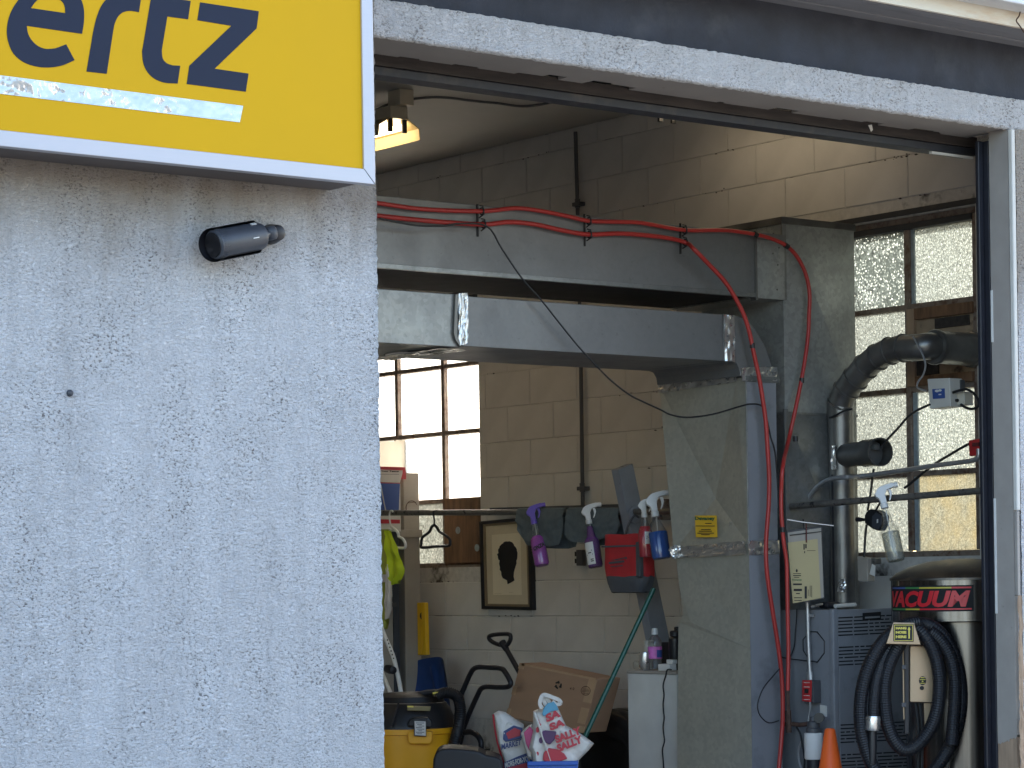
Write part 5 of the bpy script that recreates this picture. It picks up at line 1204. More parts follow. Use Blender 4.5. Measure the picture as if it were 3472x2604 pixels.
# ------------------------------------------------------------------ coin vacuum
VC = Vector((8.80, 7.90, 0)); VR = .335
vac = empty('vacuum_station', VC, 'stainless drum vacuum station with domed lid and black coiled hose', 'vacuum')
def VZ(y, x=3250): return EYE + ray((x, y)).z * ((VC - EYEP).dot(fw) - VR)
z_lid, z_l0, z_l1, z_db = VZ(1962), VZ(1984), VZ(2073), VZ(2107)
zap = EYE + ray((3290, 1894)).z * (VC - EYEP).dot(fw)
build('drum', G().lathe([(VR, z_db), (VR, z_lid)], VC, (0, 0, 1), 72), MAT['steel'], vac, smooth=True)
hh = zap - z_lid
build('domed_lid', G().lathe([(VR + .006, z_lid - .006), (VR + .006, z_lid + .004), (VR * .93, z_lid + hh * .30), (VR * .75, z_lid + hh * .62), (VR * .5, z_lid + hh * .86), (VR * .22, z_lid + hh * .98), (0, z_lid + hh)], VC, (0, 0, 1), 72), MAT['steel_lid'], vac, smooth=True)
BR_ = .275
build('lower_body', G().lathe([(BR_, 0), (BR_, z_db - .004)], VC, (0, 0, 1), 64), MAT['steel'], vac, smooth=True)
build('drum_floor', G().lathe([(VR - .002, z_db - .003), (BR_ * .5, z_db - .012)], VC, (0, 0, 1), 64), MAT['black'], vac)
# label wrapped round the drum
fa = math.atan2(-fw.y, -fw.x)          # direction towards the viewer, seen from above
def cyl(px, z, r):
    """point on the drum hit by the sight line of column px"""
    dd = ray((px, 2000)); dd = Vector((dd.x, dd.y, 0)).normalized(); o = Vector((-VC.x, -VC.y, 0))
    b2 = o.dot(dd); c2 = o.dot(o) - r * r; q2 = max(0, b2 * b2 - c2); t_ = -b2 - math.sqrt(q2); p = o + dd * t_
    return math.atan2(p.y, p.x) % (2 * math.pi)
aL, aR = cyl(3026, 0, VR) , cyl(3301, 0, VR)
def onv(u, z, r): a = aL + (aR - aL) * u; return Vector((VC.x + r * math.cos(a), VC.y + r * math.sin(a), z))
def strip(name, z0, z1, r, u0, u1, m, par): return build(name, G().grid(lambda u, v: onv(u0 + (u1 - u0) * u, z0 + (z1 - z0) * v, r), 40, 1), m, par)
vlp = strip('label_plate', z_l1, z_l0, VR + .0015, 0, 1, MAT['dark'], vac)
dz = z_l0 - z_l1
for k, (u0, u1, m) in enumerate(((.03, .3, 'bluelabel'), (.3, .48, 'rainbow_g'), (.48, .8, 'rainbow_y'), (.8, .98, 'vacred'))):
    strip('label_stripe', z_l0 - dz * .12, z_l0 - dz * .06, VR + .0025, u0, u1, MAT[m], vlp)
    strip('label_stripe', z_l1 + dz * .06, z_l1 + dz * .12, VR + .0025, u0, u1, MAT[('rainbow_g', 'rainbow_y', 'vacred', 'vacred')[k]], vlp)
v, f = text_geo('VACUUM', .045, .25); a_ = np.array(v); x0, x1, y0, y1 = a_[:, 0].min(), a_[:, 0].max(), a_[:, 1].min(), a_[:, 1].max()
bmt = bmesh.new(); vv = [bmt.verts.new(q_) for q_ in v]
for q_ in f:
    try: bmt.faces.new([vv[i] for i in q_])
    except ValueError: pass
for k in range(1, 60):
    xx = x0 + (x1 - x0) * k / 60
    bmesh.ops.bisect_plane(bmt, geom=bmt.verts[:] + bmt.edges[:] + bmt.faces[:], plane_co=(xx, 0, 0), plane_no=(1, 0, 0))
bmt.verts.index_update()
g = G(); g.add([onv(.02 + .95 * (q_.co.x - x0) / (x1 - x0), z_l1 + dz * (.17 + .63 * (q_.co.y - y0) / (y1 - y0)), VR + .0035) for q_ in bmt.verts], [tuple(q_.index for q_ in fc.verts) for fc in bmt.faces]); bmt.free()
build('lettering', g, MAT['vacred'], vlp)
DB = (VC - EYEP).dot(fw) - VR - .03
HD = -.10
KD = lambda x, y, d=0: PD(K(x, y), DB + d)
hpl = build('hook_plate', G().prism([KD(1035, 345, HD), KD(1222, 350, HD), KD(1283, 549, HD), KD(971, 541, HD)], fw * .012), MAT['bronze'], vac, bevel=.003)
pb = [KD(1035, 360, HD - .002), KD(1217, 362, HD - .002), KD(1217, 522, HD - .002), KD(1036, 518, HD - .002)]
build('instruction_label', G().prism(pb, fw * .0018), MAT['ink'], hpl)
g = G()
for (xa_, ya_, xb_, yb_) in ((1043, 368, 1210, 373), (1043, 508, 1210, 513), (1043, 373, 1047, 508), (1206, 373, 1210, 508)):
    g.poly([KD(xa_, ya_, HD - .003), KD(xb_, ya_, HD - .003), KD(xb_, yb_, HD - .003), KD(xa_, yb_, HD - .003)])
g.poly([KD(*p, HD - .003) for p in ((1170, 492), (1183, 492), (1183, 412), (1190, 412), (1176, 384), (1162, 412), (1170, 412))])
build('label_border', g, MAT['labelyellow'], hpl)
g = G()
for t_, y in (('HANG', 410), ('HOSE', 448), ('HERE', 488)):
    add_text(g, t_, KD(1056, y, HD - .003), KD(1152, y, HD - .003), KD(1056, y - 24, HD - .003), .06)
build('lettering', g, MAT['labelyellow'], hpl)
cbo = build('coin_box', G().prism([KD(1186, 560, .02), KD(1312, 558, .02), KD(1345, 600, .02), KD(1378, 660, .02), KD(1400, 735, .02), KD(1406, 850, .02), KD(1405, 1010, .02), KD(1392, 1069, .02), KD(1186, 1064, .02)], fw * .12), MAT['bronze'], vac, bevel=.003)
build('coin_plate', G().prism([PD(K(1298 + 33 * math.cos(a), 872 + 40 * math.sin(a)), DB + .018) for a in [2 * math.pi * j / 20 for j in range(20)]], fw * .002), MAT['ink'], cbo)
g = G()
for y, w_ in ((845, 18), (862, 26), (895, 20)):
    g.poly([KD(1298 - w_, y - 3, .017), KD(1298 + w_, y - 3, .017), KD(1298 + w_, y + 3, .017), KD(1298 - w_, y + 3, .017)])
g.poly([PD(K(1298 + 8 * math.cos(a), 878 + 6 * math.sin(a)), DB + .017) for a in [2 * math.pi * j / 10 for j in range(10)]])
build('fine_print', g, MAT['labelyellow'], cbo)
build('button', G().lathe([(.0095, 0), (.0095, .005), (0, .006)], KD(1291, 938, .02), -fw, 16), MAT['ink'], cbo)
build('hook_post', G().obox(KD(1140, 1350, .03), CR * .016, fw * .03, KD(1140, 540, .03) - KD(1140, 1350, .03)), MAT['blackplastic'], vac)
build('hook_edge', G().tube([KD(1123, 600, .02), KD(1126, 900, .02), KD(1130, 1220, .02)], .004, 6), MAT['bronze'], vac)
for y in (750, 1090): build('hinge', G().bbox(KD(1128, y, .015), CR * .011, fw * .008, Vector((0, 0, .010))), MAT['conduit_dark'], vac, bevel=.002)
build('lower_plate', G().prism([KD(1310, 1075, .05), KD(1388, 1075, .05), KD(1370, 1150, .05), KD(1318, 1280, .05)], fw * .004), MAT['bronze'], vac)
for x in (1250, 1285): build('power_cable', G().tube([KD(x - 15, 1070, .05), KD(x, 1180, .05), KD(x + 12, 1300, .05), KD(x + 6, 1700, .05)], .007, 8), MAT['cord'], vac)
def ribbed(name, pts, r, parent):
    sp_ = spline(pts, 40); out = [sp_[0]]; acc = 0; step = .0055
    for i in range(1, len(sp_)):
        d_ = (sp_[i] - sp_[i - 1]); L_ = d_.length
        while acc + L_ >= step and L_ > 1e-9:
            t_ = (step - acc) / L_; q_ = sp_[i - 1].lerp(sp_[i], t_); out.append(q_); sp_[i - 1] = q_; d_ = sp_[i] - q_; L_ = d_.length; acc = 0
        acc += L_
    rr = [r * (1.0 if i % 2 else .94) for i in range(len(out))]
    return build(name, G().tube(out, r, 16, radii=rr), MAT['blackrub'], parent, smooth=False)
hose1 = [(1262, 345, -.02), (1170, 362, -.03), (1060, 415, -.04), (950, 510, -.04), (860, 640, -.04), (790, 800, -.04), (748, 980, -.04), (735, 1150, -.04), (748, 1330, -.04), (790, 1500, -.04), (860, 1660, -.04), (980, 1800, -.04), (1120, 1850, -.03), (1270, 1800, -.02), (1400, 1680, .0), (1500, 1540, 0), (1580, 1380, 0), (1630, 1200, 0), (1645, 1000, 0), (1625, 800, 0), (1570, 620, 0), (1490, 480, 0), (1390, 390, 0), (1290, 360, .01),
         (1180, 420, .0), (1080, 560, -.03), (1000, 720, -.04), (960, 880, -.04), (955, 1050, -.04), (980, 1250, -.04), (1035, 1400, -.04), (1120, 1490, -.04), (1210, 1480, -.04), (1300, 1400, -.04), (1385, 1270, -.05), (1435, 1100, -.06), (1450, 900, -.06), (1430, 720, -.06), (1385, 580, -.05), (1320, 470, -.04), (1260, 410, -.02)]
ribbed('suction_hose', [KD(*p) for p in hose1], .031, vac)
hose2 = [(1100, 500, .0), (1000, 590, -.02), (930, 720, -.03), (880, 880, -.05), (858, 1050, -.06), (852, 1200, -.06)]
ribbed('suction_hose', [KD(*p) for p in hose2], .026, vac)
hose3 = [(1590, 1000, -.03), (1585, 820, -.03), (1540, 640, -.03), (1450, 500, -.03), (1350, 420, -.03)]
ribbed('suction_hose', [KD(1560, 1450, -.04), KD(1575, 1250, -.04)] + [KD(*p) for p in hose3], .030, vac)
ca_, cb2_ = KD(850, 1195, -.06), KD(846, 1325, -.06)
build('chrome_cuff', G().tube([KD(852, 1190, -.065), KD(851, 1215, -.065), KD(850, 1260, -.065), KD(848, 1300, -.065), KD(847, 1320, -.065)], .033, 20, radii=[.031, .034, .0325, .034, .030]), MAT['foil'], vac, smooth=True)
build('cuff_sleeve', G().tube([ca_, cb2_], .027, 18), MAT['clear'], vac, smooth=True)
build('nozzle', G().tube([KD(846, 1315, -.06), KD(845, 1450, -.06), KD(842, 1620, -.06)], .02, 14, radii=[.018, .021, .016]), MAT['blackplastic'], vac, smooth=True)
# ------------------------------------------------------------------ boards and cartons at the left
def ybox(name, pl, Y, depth, m, parent, bevel=.003):
    return build(name, G().prism([PY(p, Y) for p in pl], (0, depth, 0)), m, parent, bevel=bevel)
YB = 12.45
def down(p, q, Y):      # carry the edge p->q on down to the floor
    a, b_ = PY(p, Y), PY(q, Y); return Vector((b_.x, b_.y, 0.0))
tb = empty('tall_carton', PY((1395, 2300), YB), 'narrow tall grey cardboard carton standing upright with a printed ring', 'carton')
tl_, tr_ = PY((1367, 1603), YB), PY((1420, 1603), YB)
tca = build('carton', G().box(tl_.x, tr_.x, YB, YB + .36, 0, tl_.z), MAT['cardgrey'], tb, bevel=.004)
zz1, zz2 = PY((1400, 1796), YB).z, PY((1400, 1822), YB).z
build('band', G().box(tl_.x - .05, tr_.x + .012, YB - .012, YB + .30, zz2, zz1), MAT['cardgrey'], tb, bevel=.003)
ring = [PY((1396 + 19 * math.cos(a), 1722 + 24 * math.sin(a)), YB - .001) for a in [.9 + 4.9 * k / 24 for k in range(25)]]
build('printed_ring', G().tube(ring, .0025, 4), MAT['inkbrown'], tca)
for y in (1705, 1740): build('printed_bar', G().tube([PY((1384, y), YB - .001), PY((1412, y - 3), YB - .001)], .002, 4), MAT['inkbrown'], tca)
cbd = empty('foam_board', PY((1340, 1500), 12.95), 'large cream board leaning in front of the glowing window', 'board')
build('board', G().prism([PY(p, 12.95) for p in ((1240, 1496), (1342, 1496), (1342, 1491), (1391, 1494), (1409, 1640), (1412, 1830), (1420, 2300), (1240, 2300))], (0, .02, 0)), MAT['creamboard'], cbd, bevel=.002)
rc = empty('retail_carton', PY((1330, 2000), 12.40), 'white retail carton with red borders and dark panel at the left opening edge', 'carton')
cl_, cr_ = PY((1235, 1600), 12.40).x, PY((1357, 1600), 12.40).x
zt1 = PY((1330, 1581), 12.40).z; zbt = PY((1330, 1910), 12.40).z
rca = build('carton', G().box(cl_, cr_, 12.40, 12.75, PY((1330, 1802), 12.40).z, zt1 - .10), MAT['offwhite'], rc, bevel=.003)
def pr(pl, m, name, lift=.002): build(name, G().prism([PY(p, 12.40 - lift) for p in pl], (0, .0015, 0)), m, rca)
ybox('header_card', [(1240, 1580), (1374, 1584), (1377, 1603), (1377, 1625), (1357, 1625), (1357, 1640), (1240, 1640)], 12.40, .01, MAT['sackred'], rc, .001)
pr([(1240, 1590), (1365, 1595), (1365, 1604), (1356, 1637), (1240, 1633)], MAT['reflect'], 'white_label', .004)
pr([(1240, 1638), (1356, 1640), (1352, 1738), (1240, 1740)], MAT['bluelabel'], 'dark_panel', .003)
pr([(1240, 1760), (1356, 1762), (1356, 1775), (1240, 1775)], MAT['sackred'], 'red_stripe', .003)
g = G(); add_text(g, 'Space for Your Teams', PY((1243, 1601), 12.394), PY((1352, 1602), 12.394), PY((1243, 1594), 12.394), .05)
g.poly([PY(p, 12.394) for p in ((1250, 1607), (1353, 1608), (1353, 1609), (1250, 1608))])
build('lettering', g, MAT['ink'], rca)
build('cord', G().tube([PY(Gc(78, 715), 12.38), PY(Gc(110, 890), 12.38), PY(Gc(142, 1050), 12.38)], .004, 5), MAT['offwhite'], rc)
gb = empty('cupboard', PY((1340, 2200), 12.42), 'grey metal cupboard with dark corner under the white retail carton', 'cupboard')
cbl, cbr = PY((1230, 2000), 12.42).x, PY((1352, 2000), 12.42).x
build('side_panel', G().box(cbl, cbr - .045, 12.42, 12.9, 0, PY((1340, 1803), 12.40).z), MAT['cardgrey'], gb, bevel=.003)
build('corner_angle', G().box(cbr - .043, cbr, 12.415, 12.9, 0, PY((1340, 1803), 12.40).z), MAT['camgrey'], gb, bevel=.003)
for yy in (2050, 2218):
    q_ = PY((1336, yy), 12.42); build('door_catch', G().box(q_.x - .03, q_.x + .01, 12.405, 12.42, q_.z - .012, q_.z + .012), MAT['conduit_dark'], gb)
build('door_handle', G().tube([PY((1328, 2000), 12.40), PY((1330, 2040), 12.40)], .012, 8), MAT['black'], gb)
# hangers on the rail
def hanger(label, pts, hook, X, m, r):
    e = empty('coat_hanger', PX(hook[0], X), label, 'coat hanger', 'coat hangers on the old pipe')
    build('body', G().tube(spline([PX(p, X) for p in pts], 4), r, 8, closed=False), m, e, smooth=True)
    build('hook', G().tube(spline([PX(p, X) for p in hook], 4), r * .62, 7), m, e, smooth=True)
    return e
XH = 8.60
hanger('white plastic coat hanger holding the yellow safety vest', [Mm(160, 240), Mm(195, 265), Mm(222, 300), Mm(228, 330), Mm(262, 350), Mm(288, 395), Mm(282, 435), Mm(200, 436), Mm(75, 442), Mm(20, 440), Mm(15, 420), Mm(60, 370), Mm(100, 335), Mm(120, 290), Mm(150, 255)], [Mm(155, 245), Mm(145, 190), Mm(140, 130), Mm(148, 92), Mm(165, 88), Mm(172, 100)], XH, MAT['white'], .0085)
hanger('empty black coat hanger against the lit lower window pane', [Mm(560, 222), Mm(535, 240), Mm(515, 285), Mm(470, 320), Mm(445, 345), Mm(437, 400), Mm(445, 433), Mm(570, 423), Mm(695, 415), Mm(708, 385), Mm(700, 350), Mm(660, 315), Mm(610, 285), Mm(585, 245), Mm(565, 222)], [Mm(560, 225), Mm(560, 180), Mm(556, 140), Mm(552, 105), Mm(560, 92), Mm(572, 96)], XH, MAT['black'], .0085)
# vest
def sheet(name, rows, X, m, parent, seed=0, amp=.015, thick=.006, nu=10):
    """rows: list of (left px, right px) from top to bottom"""
    Ls = spline([PX(r_[0], X) for r_ in rows], 4); Rs = spline([PX(r_[1], X) for r_ in rows], 4); n_ = len(Ls) - 1
    def fn(u, v, o=0):
        i = min(int(round(v * n_)), n_); p = Ls[i].lerp(Rs[i], u)
        f = math.sin(u * 8 + seed + v * 2) * amp * v ** .5 + fbm(u * 3 + seed, v * 5, seed) * amp
        return p + Vector((-f - o, 0, 0))
    g = G().grid(lambda u, v: fn(u, v, 0), nu, n_); g.grid(lambda u, v: fn(u, v, -thick), nu, n_)
    return build(name, g, m, parent, smooth=True)
vs_ = empty('safety_vest', PX(Mm(150, 300), XH), 'yellow green safety vest with pale reflective strip hanging at opening edge', 'safety vest')
sheet('front_panel', [(Mm(95, 275), Mm(150, 275)), (Mm(105, 400), Mm(188, 400)), (Mm(120, 560), Mm(235, 540)), (Mm(132, 690), Mm(262, 655)), (Mm(148, 785), Mm(205, 770))], XH - .03, MAT['hivis'], vs_, 1)
sheet('lower_fold', [(Mm(170, 700), Mm(250, 700)), (Mm(160, 745), Mm(246, 735)), (Mm(155, 780), Mm(235, 770))], XH - .015, MAT['hivisdark'], vs_, 5, .006)
sheet('side_panel', [(Mm(-40, 260), Mm(118, 262)), (Mm(-40, 400), Mm(122, 400)), (Mm(-40, 600), Mm(115, 600)), (Mm(-40, 760), Mm(108, 760)), (Mm(-30, 1000), Mm(98, 1000)), (Mm(10, 1120), Mm(128, 1110)), (Mm(60, 1200), Mm(100, 1200))], XH - .02, MAT['hivisdark'], vs_, 3)
sheet('reflective_strip', [(Mm(118, 590), Mm(124, 590)), (Mm(108, 700), Mm(140, 705)), (Mm(98, 850), Mm(152, 850)), (Mm(90, 980), Mm(150, 980)), (Mm(85, 1110), Mm(128, 1095))], XH - .035, MAT['reflect'], vs_, 2, .008)
sheet('cross_strip', [(Mm(-40, 688), Mm(108, 686)), (Mm(-40, 760), Mm(106, 758))], XH - .034, MAT['reflect'], vs_, 3, .004)

# ------------------------------------------------------------------ framed silhouette on the wall
XF_ = 9.17
P4 = lambda x, y: PX((x, y), XF_)
fo = [P4(1632, 2065), P4(1805, 2069), P4(1797, 1752), P4(1624, 1768)]
def lerp4(q, u, v): return q[0].lerp(q[1], u).lerp(q[3].lerp(q[2], u), v)
pf_ = empty('framed_picture', lerp4(fo, .5, 0), 'framed black head silhouette picture hanging on the block wall', 'picture')
def inset(q, k, kx=None): kx = kx or k; return [lerp4(q, kx, k), lerp4(q, 1 - kx, k), lerp4(q, 1 - kx, 1 - k), lerp4(q, kx, 1 - k)]
def frame4(o, i, X0, d, m):
    for a in range(4):
        b_ = (a + 1) % 4
        build('frame_rail', G().prism([o[a], o[b_], i[b_], i[a]], (d, 0, 0)), m, pf_, bevel=.0015)
i1 = inset(fo, .035, .055); i2 = inset(fo, .062, .10)
frame4(fo, i1, XF_, .035, MAT['black'])
i1b = [p + Vector((.006, 0, 0)) for p in i1]; i2b = [p + Vector((.006, 0, 0)) for p in i2]
frame4(i1b, i2b, XF_, .02, MAT['framewood'])
back = [p + Vector((.012, 0, 0)) for p in i2]; mtb = build('mat_board', G().prism(back, (.008, 0, 0)), MAT['mat'], pf_)
i3 = [p + Vector((-.0015, 0, 0)) for p in inset(back, .115, .15)]; build('mat_bevel', G().prism([p + Vector((.0003, 0, 0)) for p in inset(back, .100, .128)], (.0012, 0, 0)), MAT['ink'], mtb)
build('picture_paper', G().prism([p + Vector((-.0006, 0, 0)) for p in i3], (.001, 0, 0)), MAT['matpale'], mtb)
sil = [(1722, 1836), (1735, 1838), (1742, 1846), (1748, 1855), (1752, 1868), (1754, 1882), (1753, 1896), (1751, 1910), (1746, 1926), (1742, 1940), (1741, 1955), (1744, 1968), (1733, 1975), (1721, 1981), (1719, 1968), (1710, 1963), (1704, 1960), (1700, 1950), (1699, 1938), (1694, 1932), (1695, 1924), (1692, 1912), (1694, 1900), (1688, 1890), (1685, 1880), (1690, 1874), (1689, 1862), (1694, 1852), (1702, 1844), (1708, 1838)]
random.seed(4)
s2 = []
for k, p in enumerate(sil):
    q_ = sil[(k + 1) % len(sil)]; s2.append(p)
    if p[1] < 1905: s2.append(((p[0] + q_[0]) / 2 + random.uniform(-2.5, 2.5), (p[1] + q_[1]) / 2 + random.uniform(-2.5, 2.5)))
build('silhouette', flat2d([[PX(p, XF_ + .0085) for p in s2]], (.0012, 0, 0)), MAT['black'], mtb)
for (xa_, xb_, y) in ((1675, 1700, 2013), (1726, 1738, 2010)):
    a, b_ = PX((xa_, y), XF_ + .009), PX((xb_, y), XF_ + .009); build('signature', G().obox(a, b_ - a, (0.0008, 0, 0), (0, 0, .003)), MAT['mat'], mtb)

# ------------------------------------------------------------------ snow shovels
XS = 8.98
sh = empty('snow_shovel', PX((1450, 2700), XS), 'blue bladed snow shovel with yellow handle standing against the wall', 'snow shovel')
PS = lambda p: PX(p, XS)
bladeT = [I(333, 690), I(345, 660), I(400, 645), I(500, 632), I(640, 620), I(662, 640)]
rowsb = [(I(333, 690), I(662, 640)), (I(340, 780), I(680, 740)), (I(365, 900), I(700, 850)), (I(390, 1010), I(715, 980)), (I(420, 1300), I(760, 1260)), (I(440, 1560), I(790, 1520))]
Ls = spline([PS(r_[0]) for r_ in rowsb], 4); Rs = spline([PS(r_[1]) for r_ in rowsb], 4); n_ = len(Ls) - 1
def bl(u, v, o=0):
    i = min(int(round(v * n_)), n_); p = Ls[i].lerp(Rs[i], u)
    c_1 = -.05 * (4 * u * (1 - u)) * 0 + .05 * (2 * u - 1) ** 4
    ribs = .010 * max(0, 1 - abs(u - .55) / .07) if v > .15 else 0
    cor = .02 * (1 - min(1, v / .05)) * (abs(2 * u - 1) ** 3)
    return p + Vector((-c_1 - ribs - o, 0, -cor - (.04 * max(0, 1 - v / .08) * abs(2 * u - 1) ** 6)))
g = G().grid(lambda u, v: bl(u, v), 24, n_); g.grid(lambda u, v: bl(u, v, -.006), 24, n_)
build('blade', g, MAT['blue'], sh, smooth=True)
build('handle', G().prism([PS(p) for p in (I(453, 165), I(486, 167), I(500, 640), I(470, 640))], (-.03, 0, 0)), MAT['yelhandle'], sh, bevel=.004)
build('handle', G().prism([PS(p) for p in (I(408, 168), I(440, 166), I(452, 640), I(416, 640))], (-.022, 0, 0)), MAT['yelhandle'], sh, bevel=.004)
build('handle_web', G().prism([PX(p, XS + .006) for p in (I(436, 170), I(460, 168), I(475, 640), I(440, 640))], (.006, 0, 0)), MAT['framewood'], sh)
c = PX(I(432, 287), XS - .024); build('handle_eye', G().lathe([(.022, -.004), (.022, .02), (.014, .022)], c, (1, 0, 0), 18), MAT['black'], sh, smooth=True)
bs = empty('black_shovel', PX(I(1250, 1800), 8.75), 'black shovel with a D grip leaning behind the cardboard box', 'shovel')
XD = 8.72
dg = [I(1165, 555), I(1100, 540), I(1045, 510), I(1030, 480), I(1055, 462), I(1130, 452), I(1205, 452), I(1226, 470), I(1222, 510), I(1195, 550), I(1165, 560)]
build('grip', G().tube(spline([PX(p, XD) for p in dg], 4), .0125, 10), MAT['black'], bs, smooth=True)
build('shaft', G().tube([PX(p, XD) for p in (I(1160, 540), I(1195, 600), I(1290, 770), I(1420, 1000), I(1600, 1320))], .0145, 10), MAT['black'], bs, smooth=True)
build('socket', G().tube([PX(p, XD) for p in (I(1150, 525), I(1190, 592))], .02, 10, radii=[.022, .017]), MAT['black'], bs, smooth=True)
build('blade', G().prism([PX(p, 8.80) for p in (I(1430, 722), I(1500, 712), I(1580, 722), I(1640, 752), I(1660, 800), I(1560, 1200), I(1400, 1150))], (.02, 0, 0)), MAT['black'], bs, bevel=.008)

# white crutch-like tube with holes
cr2 = empty('crutch', PX(I(150, 900), 8.66), 'white aluminium crutch with row of dark holes and black grip at left', 'crutch')
build('upper_tube', G().tube(spline([PX(p, 8.40) for p in (I(40, 330), I(90, 470), I(130, 560), I(170, 660), I(200, 780), I(225, 900), I(245, 1020), I(262, 1150))], 4), .0135, 10), MAT['white'], cr2, smooth=True)
for k in range(6):
    t_ = k / 5; c = PX((I(118 + 55 * t_, 505 + 165 * t_)), 8.385); build('pin_hole', G().lathe([(.0045, 0), (.0045, .003)], c, (-1, 0, 0), 8), MAT['ink'], cr2)
build('lower_tube', G().tube(spline([PX(p, 8.44) for p in (I(60, 780), I(105, 890), I(135, 960), I(175, 1060), I(230, 1200))], 4), .012, 10), MAT['white'], cr2, smooth=True)
build('grip', G().lathe([(.0, -.05), (.022, -.045), (.026, 0), (.022, .045), (0, .05)], PX(I(140, 770), 8.37), (.2, 1, .1), 16), MAT['black'], cr2, smooth=True)

# ------------------------------------------------------------------ shop vacuum
sv = empty('shop_vacuum', Vector((0, 0, 0)), 'yellow wet dry vacuum with black lid and thick hose at the left', 'vacuum cleaner')
YV = 11.0
cV = PY(I(300, 1500), YV); RV = (PY(I(662, 1500), YV) - cV).length
zr_ = PY(I(350, 1345), YV - RV).z; zl1 = PY(I(350, 1318), YV - RV).z; zlt = PY(I(350, 1085), YV - RV * .8).z
cVf = Vector((cV.x, cV.y, 0))
build('drum', G().lathe([(RV * .80, .06), (RV * .84, .08), (RV * .97, zr_ - .03), (RV * .97, zr_)], cVf, (0, 0, 1), 40), MAT['yellow'], sv, smooth=True)
build('drum_rim', G().lathe([(RV, zr_ - .015), (RV * 1.02, zr_ - .012), (RV * 1.02, zl1), (RV * .98, zl1 + .002)], cVf, (0, 0, 1), 40), MAT['yellow'], sv, smooth=True)
build('lid', G().lathe([(RV * 1.0, zl1), (RV * .99, zl1 + .02), (RV * .86, zlt - .03), (RV * .78, zlt), (0, zlt + .006)], cVf, (0, 0, 1), 40), MAT['blackplastic'], sv, smooth=True)
build('motor_cover', G().lathe([(RV * .70, zlt), (RV * .66, zlt + .03), (RV * .5, zlt + .05), (0, zlt + .055)], cVf + Vector((.04, .03, 0)), (0, 0, 1), 32), MAT['blackrub'], sv, smooth=True)
tv = Vector((-cVf.x, -cVf.y, 0)).normalized(); sv_ = Vector((-tv.y, tv.x, 0))
if sv_.dot(CR) < 0: sv_ = -sv_
def frontp(x, y, k=1.0):
    p = PD(I(x, y), (cVf - EYEP).dot(fw) - RV * k); return p
build('latch_seat', G().prism([frontp(*p, 1.05) for p in ((297, 1330), (522, 1330), (520, 1420), (500, 1445), (320, 1445), (300, 1420))], fw * .06), MAT['yellow'], sv, bevel=.006)
build('latch_housing', G().prism([frontp(*p, 1.06) for p in ((295, 1290), (300, 1235), (345, 1200), (480, 1200), (515, 1235), (520, 1300))], fw * .10), MAT['blackplastic'], sv, bevel=.010)
lat = build('latch', G().prism([frontp(*p, 1.12) for p in ((352, 1210), (462, 1214), (466, 1378), (356, 1372))], fw * .08), MAT['black'], sv, bevel=.004)
build('latch_label', G().prism([frontp(*p, 1.125) for p in ((360, 1236), (460, 1240), (462, 1368), (364, 1362))], fw * .001), MAT['reflect'], lat)
g = G()
for k in range(8):
    y = 1250 + k * 14; g.poly([frontp(x, yy, 1.127) for x, yy in ((372 + (k % 3) * 12, y), (448 - (k % 2) * 20, y + 1), (448 - (k % 2) * 20, y + 6), (372 + (k % 3) * 12, y + 5))])
build('fine_print', g, MAT['ink'], lat)
build('badge', G().prism([frontp(*p, .985) for p in ((293, 1100), (508, 1104), (500, 1146), (295, 1142))], fw * .02), MAT['gold'], sv, bevel=.003)
build('badge_tip', G().prism([frontp(*p, .99) for p in ((294, 1099), (350, 1100), (350, 1114), (294, 1112))], fw * .01), MAT['labelyellow'], sv)
build('edge_rib', G().tube([frontp(215, 1075, .85), frontp(150, 1290, 1.02)], .006, 6), MAT['black'], sv)
dH = (cVf - EYEP).dot(fw) - RV * .6
hz_ = [PD(I(*p), dH) for p in ((560, 1010), (620, 985), (690, 985), (745, 1020), (768, 1090), (772, 1180), (755, 1290), (728, 1400), (700, 1500), (680, 1600), (660, 1760))]
build('hose', G().tube(spline(hz_, 10), .030, 16, radii=[.031 if i % 2 else .0285 for i in range(len(spline(hz_, 10)))]), MAT['blackrub'], sv, smooth=True)
build('cord_bundle', G().tube(spline([PD(I(*p), dH + .1) for p in ((230, 1040), (330, 1015), (450, 985), (560, 975), (640, 968), (700, 990))], 4), .016, 8), MAT['black'], sv, smooth=True)
build('cap_ring', G().tube([PD(I(525, 988), dH - .02), PD(I(580, 978), dH - .02)], .006, 6), MAT['labelyellow'], sv)

# ------------------------------------------------------------------ push cart / mower handle
XM = 8.30
mw_ = empty('push_mower', PX(I(900, 1700), XM), 'black push mower with bent tubular handle and low rounded housing', 'mower')
hd = [I(640, 1560), I(700, 1360), I(770, 1040), I(810, 930), I(862, 812), I(895, 765), I(945, 748), I(1040, 752), I(1140, 762), I(1180, 800), I(1215, 860), I(1228, 900), I(1200, 926), I(1110, 930), I(1010, 926), I(960, 946), I(930, 1000), I(870, 1130), I(810, 1280), I(780, 1400), I(740, 1560)]
build('handle', G().tube(spline([PX(p, XM) for p in hd], 4), .0145, 10), MAT['black'], mw_, smooth=True)
build('cable', G().tube(spline([PX(p, XM - .03) for p in (I(800, 1340), I(870, 1335), I(930, 1370), I(960, 1430), I(955, 1500), I(935, 1540))], 4), .016, 10), MAT['black'], mw_, smooth=True)
build('cable_tie', G().tube([PX(p, XM - .04) for p in (I(930, 1500), I(985, 1498), I(1040, 1490))], .005, 6), MAT['black'], mw_)
dM = 11.6
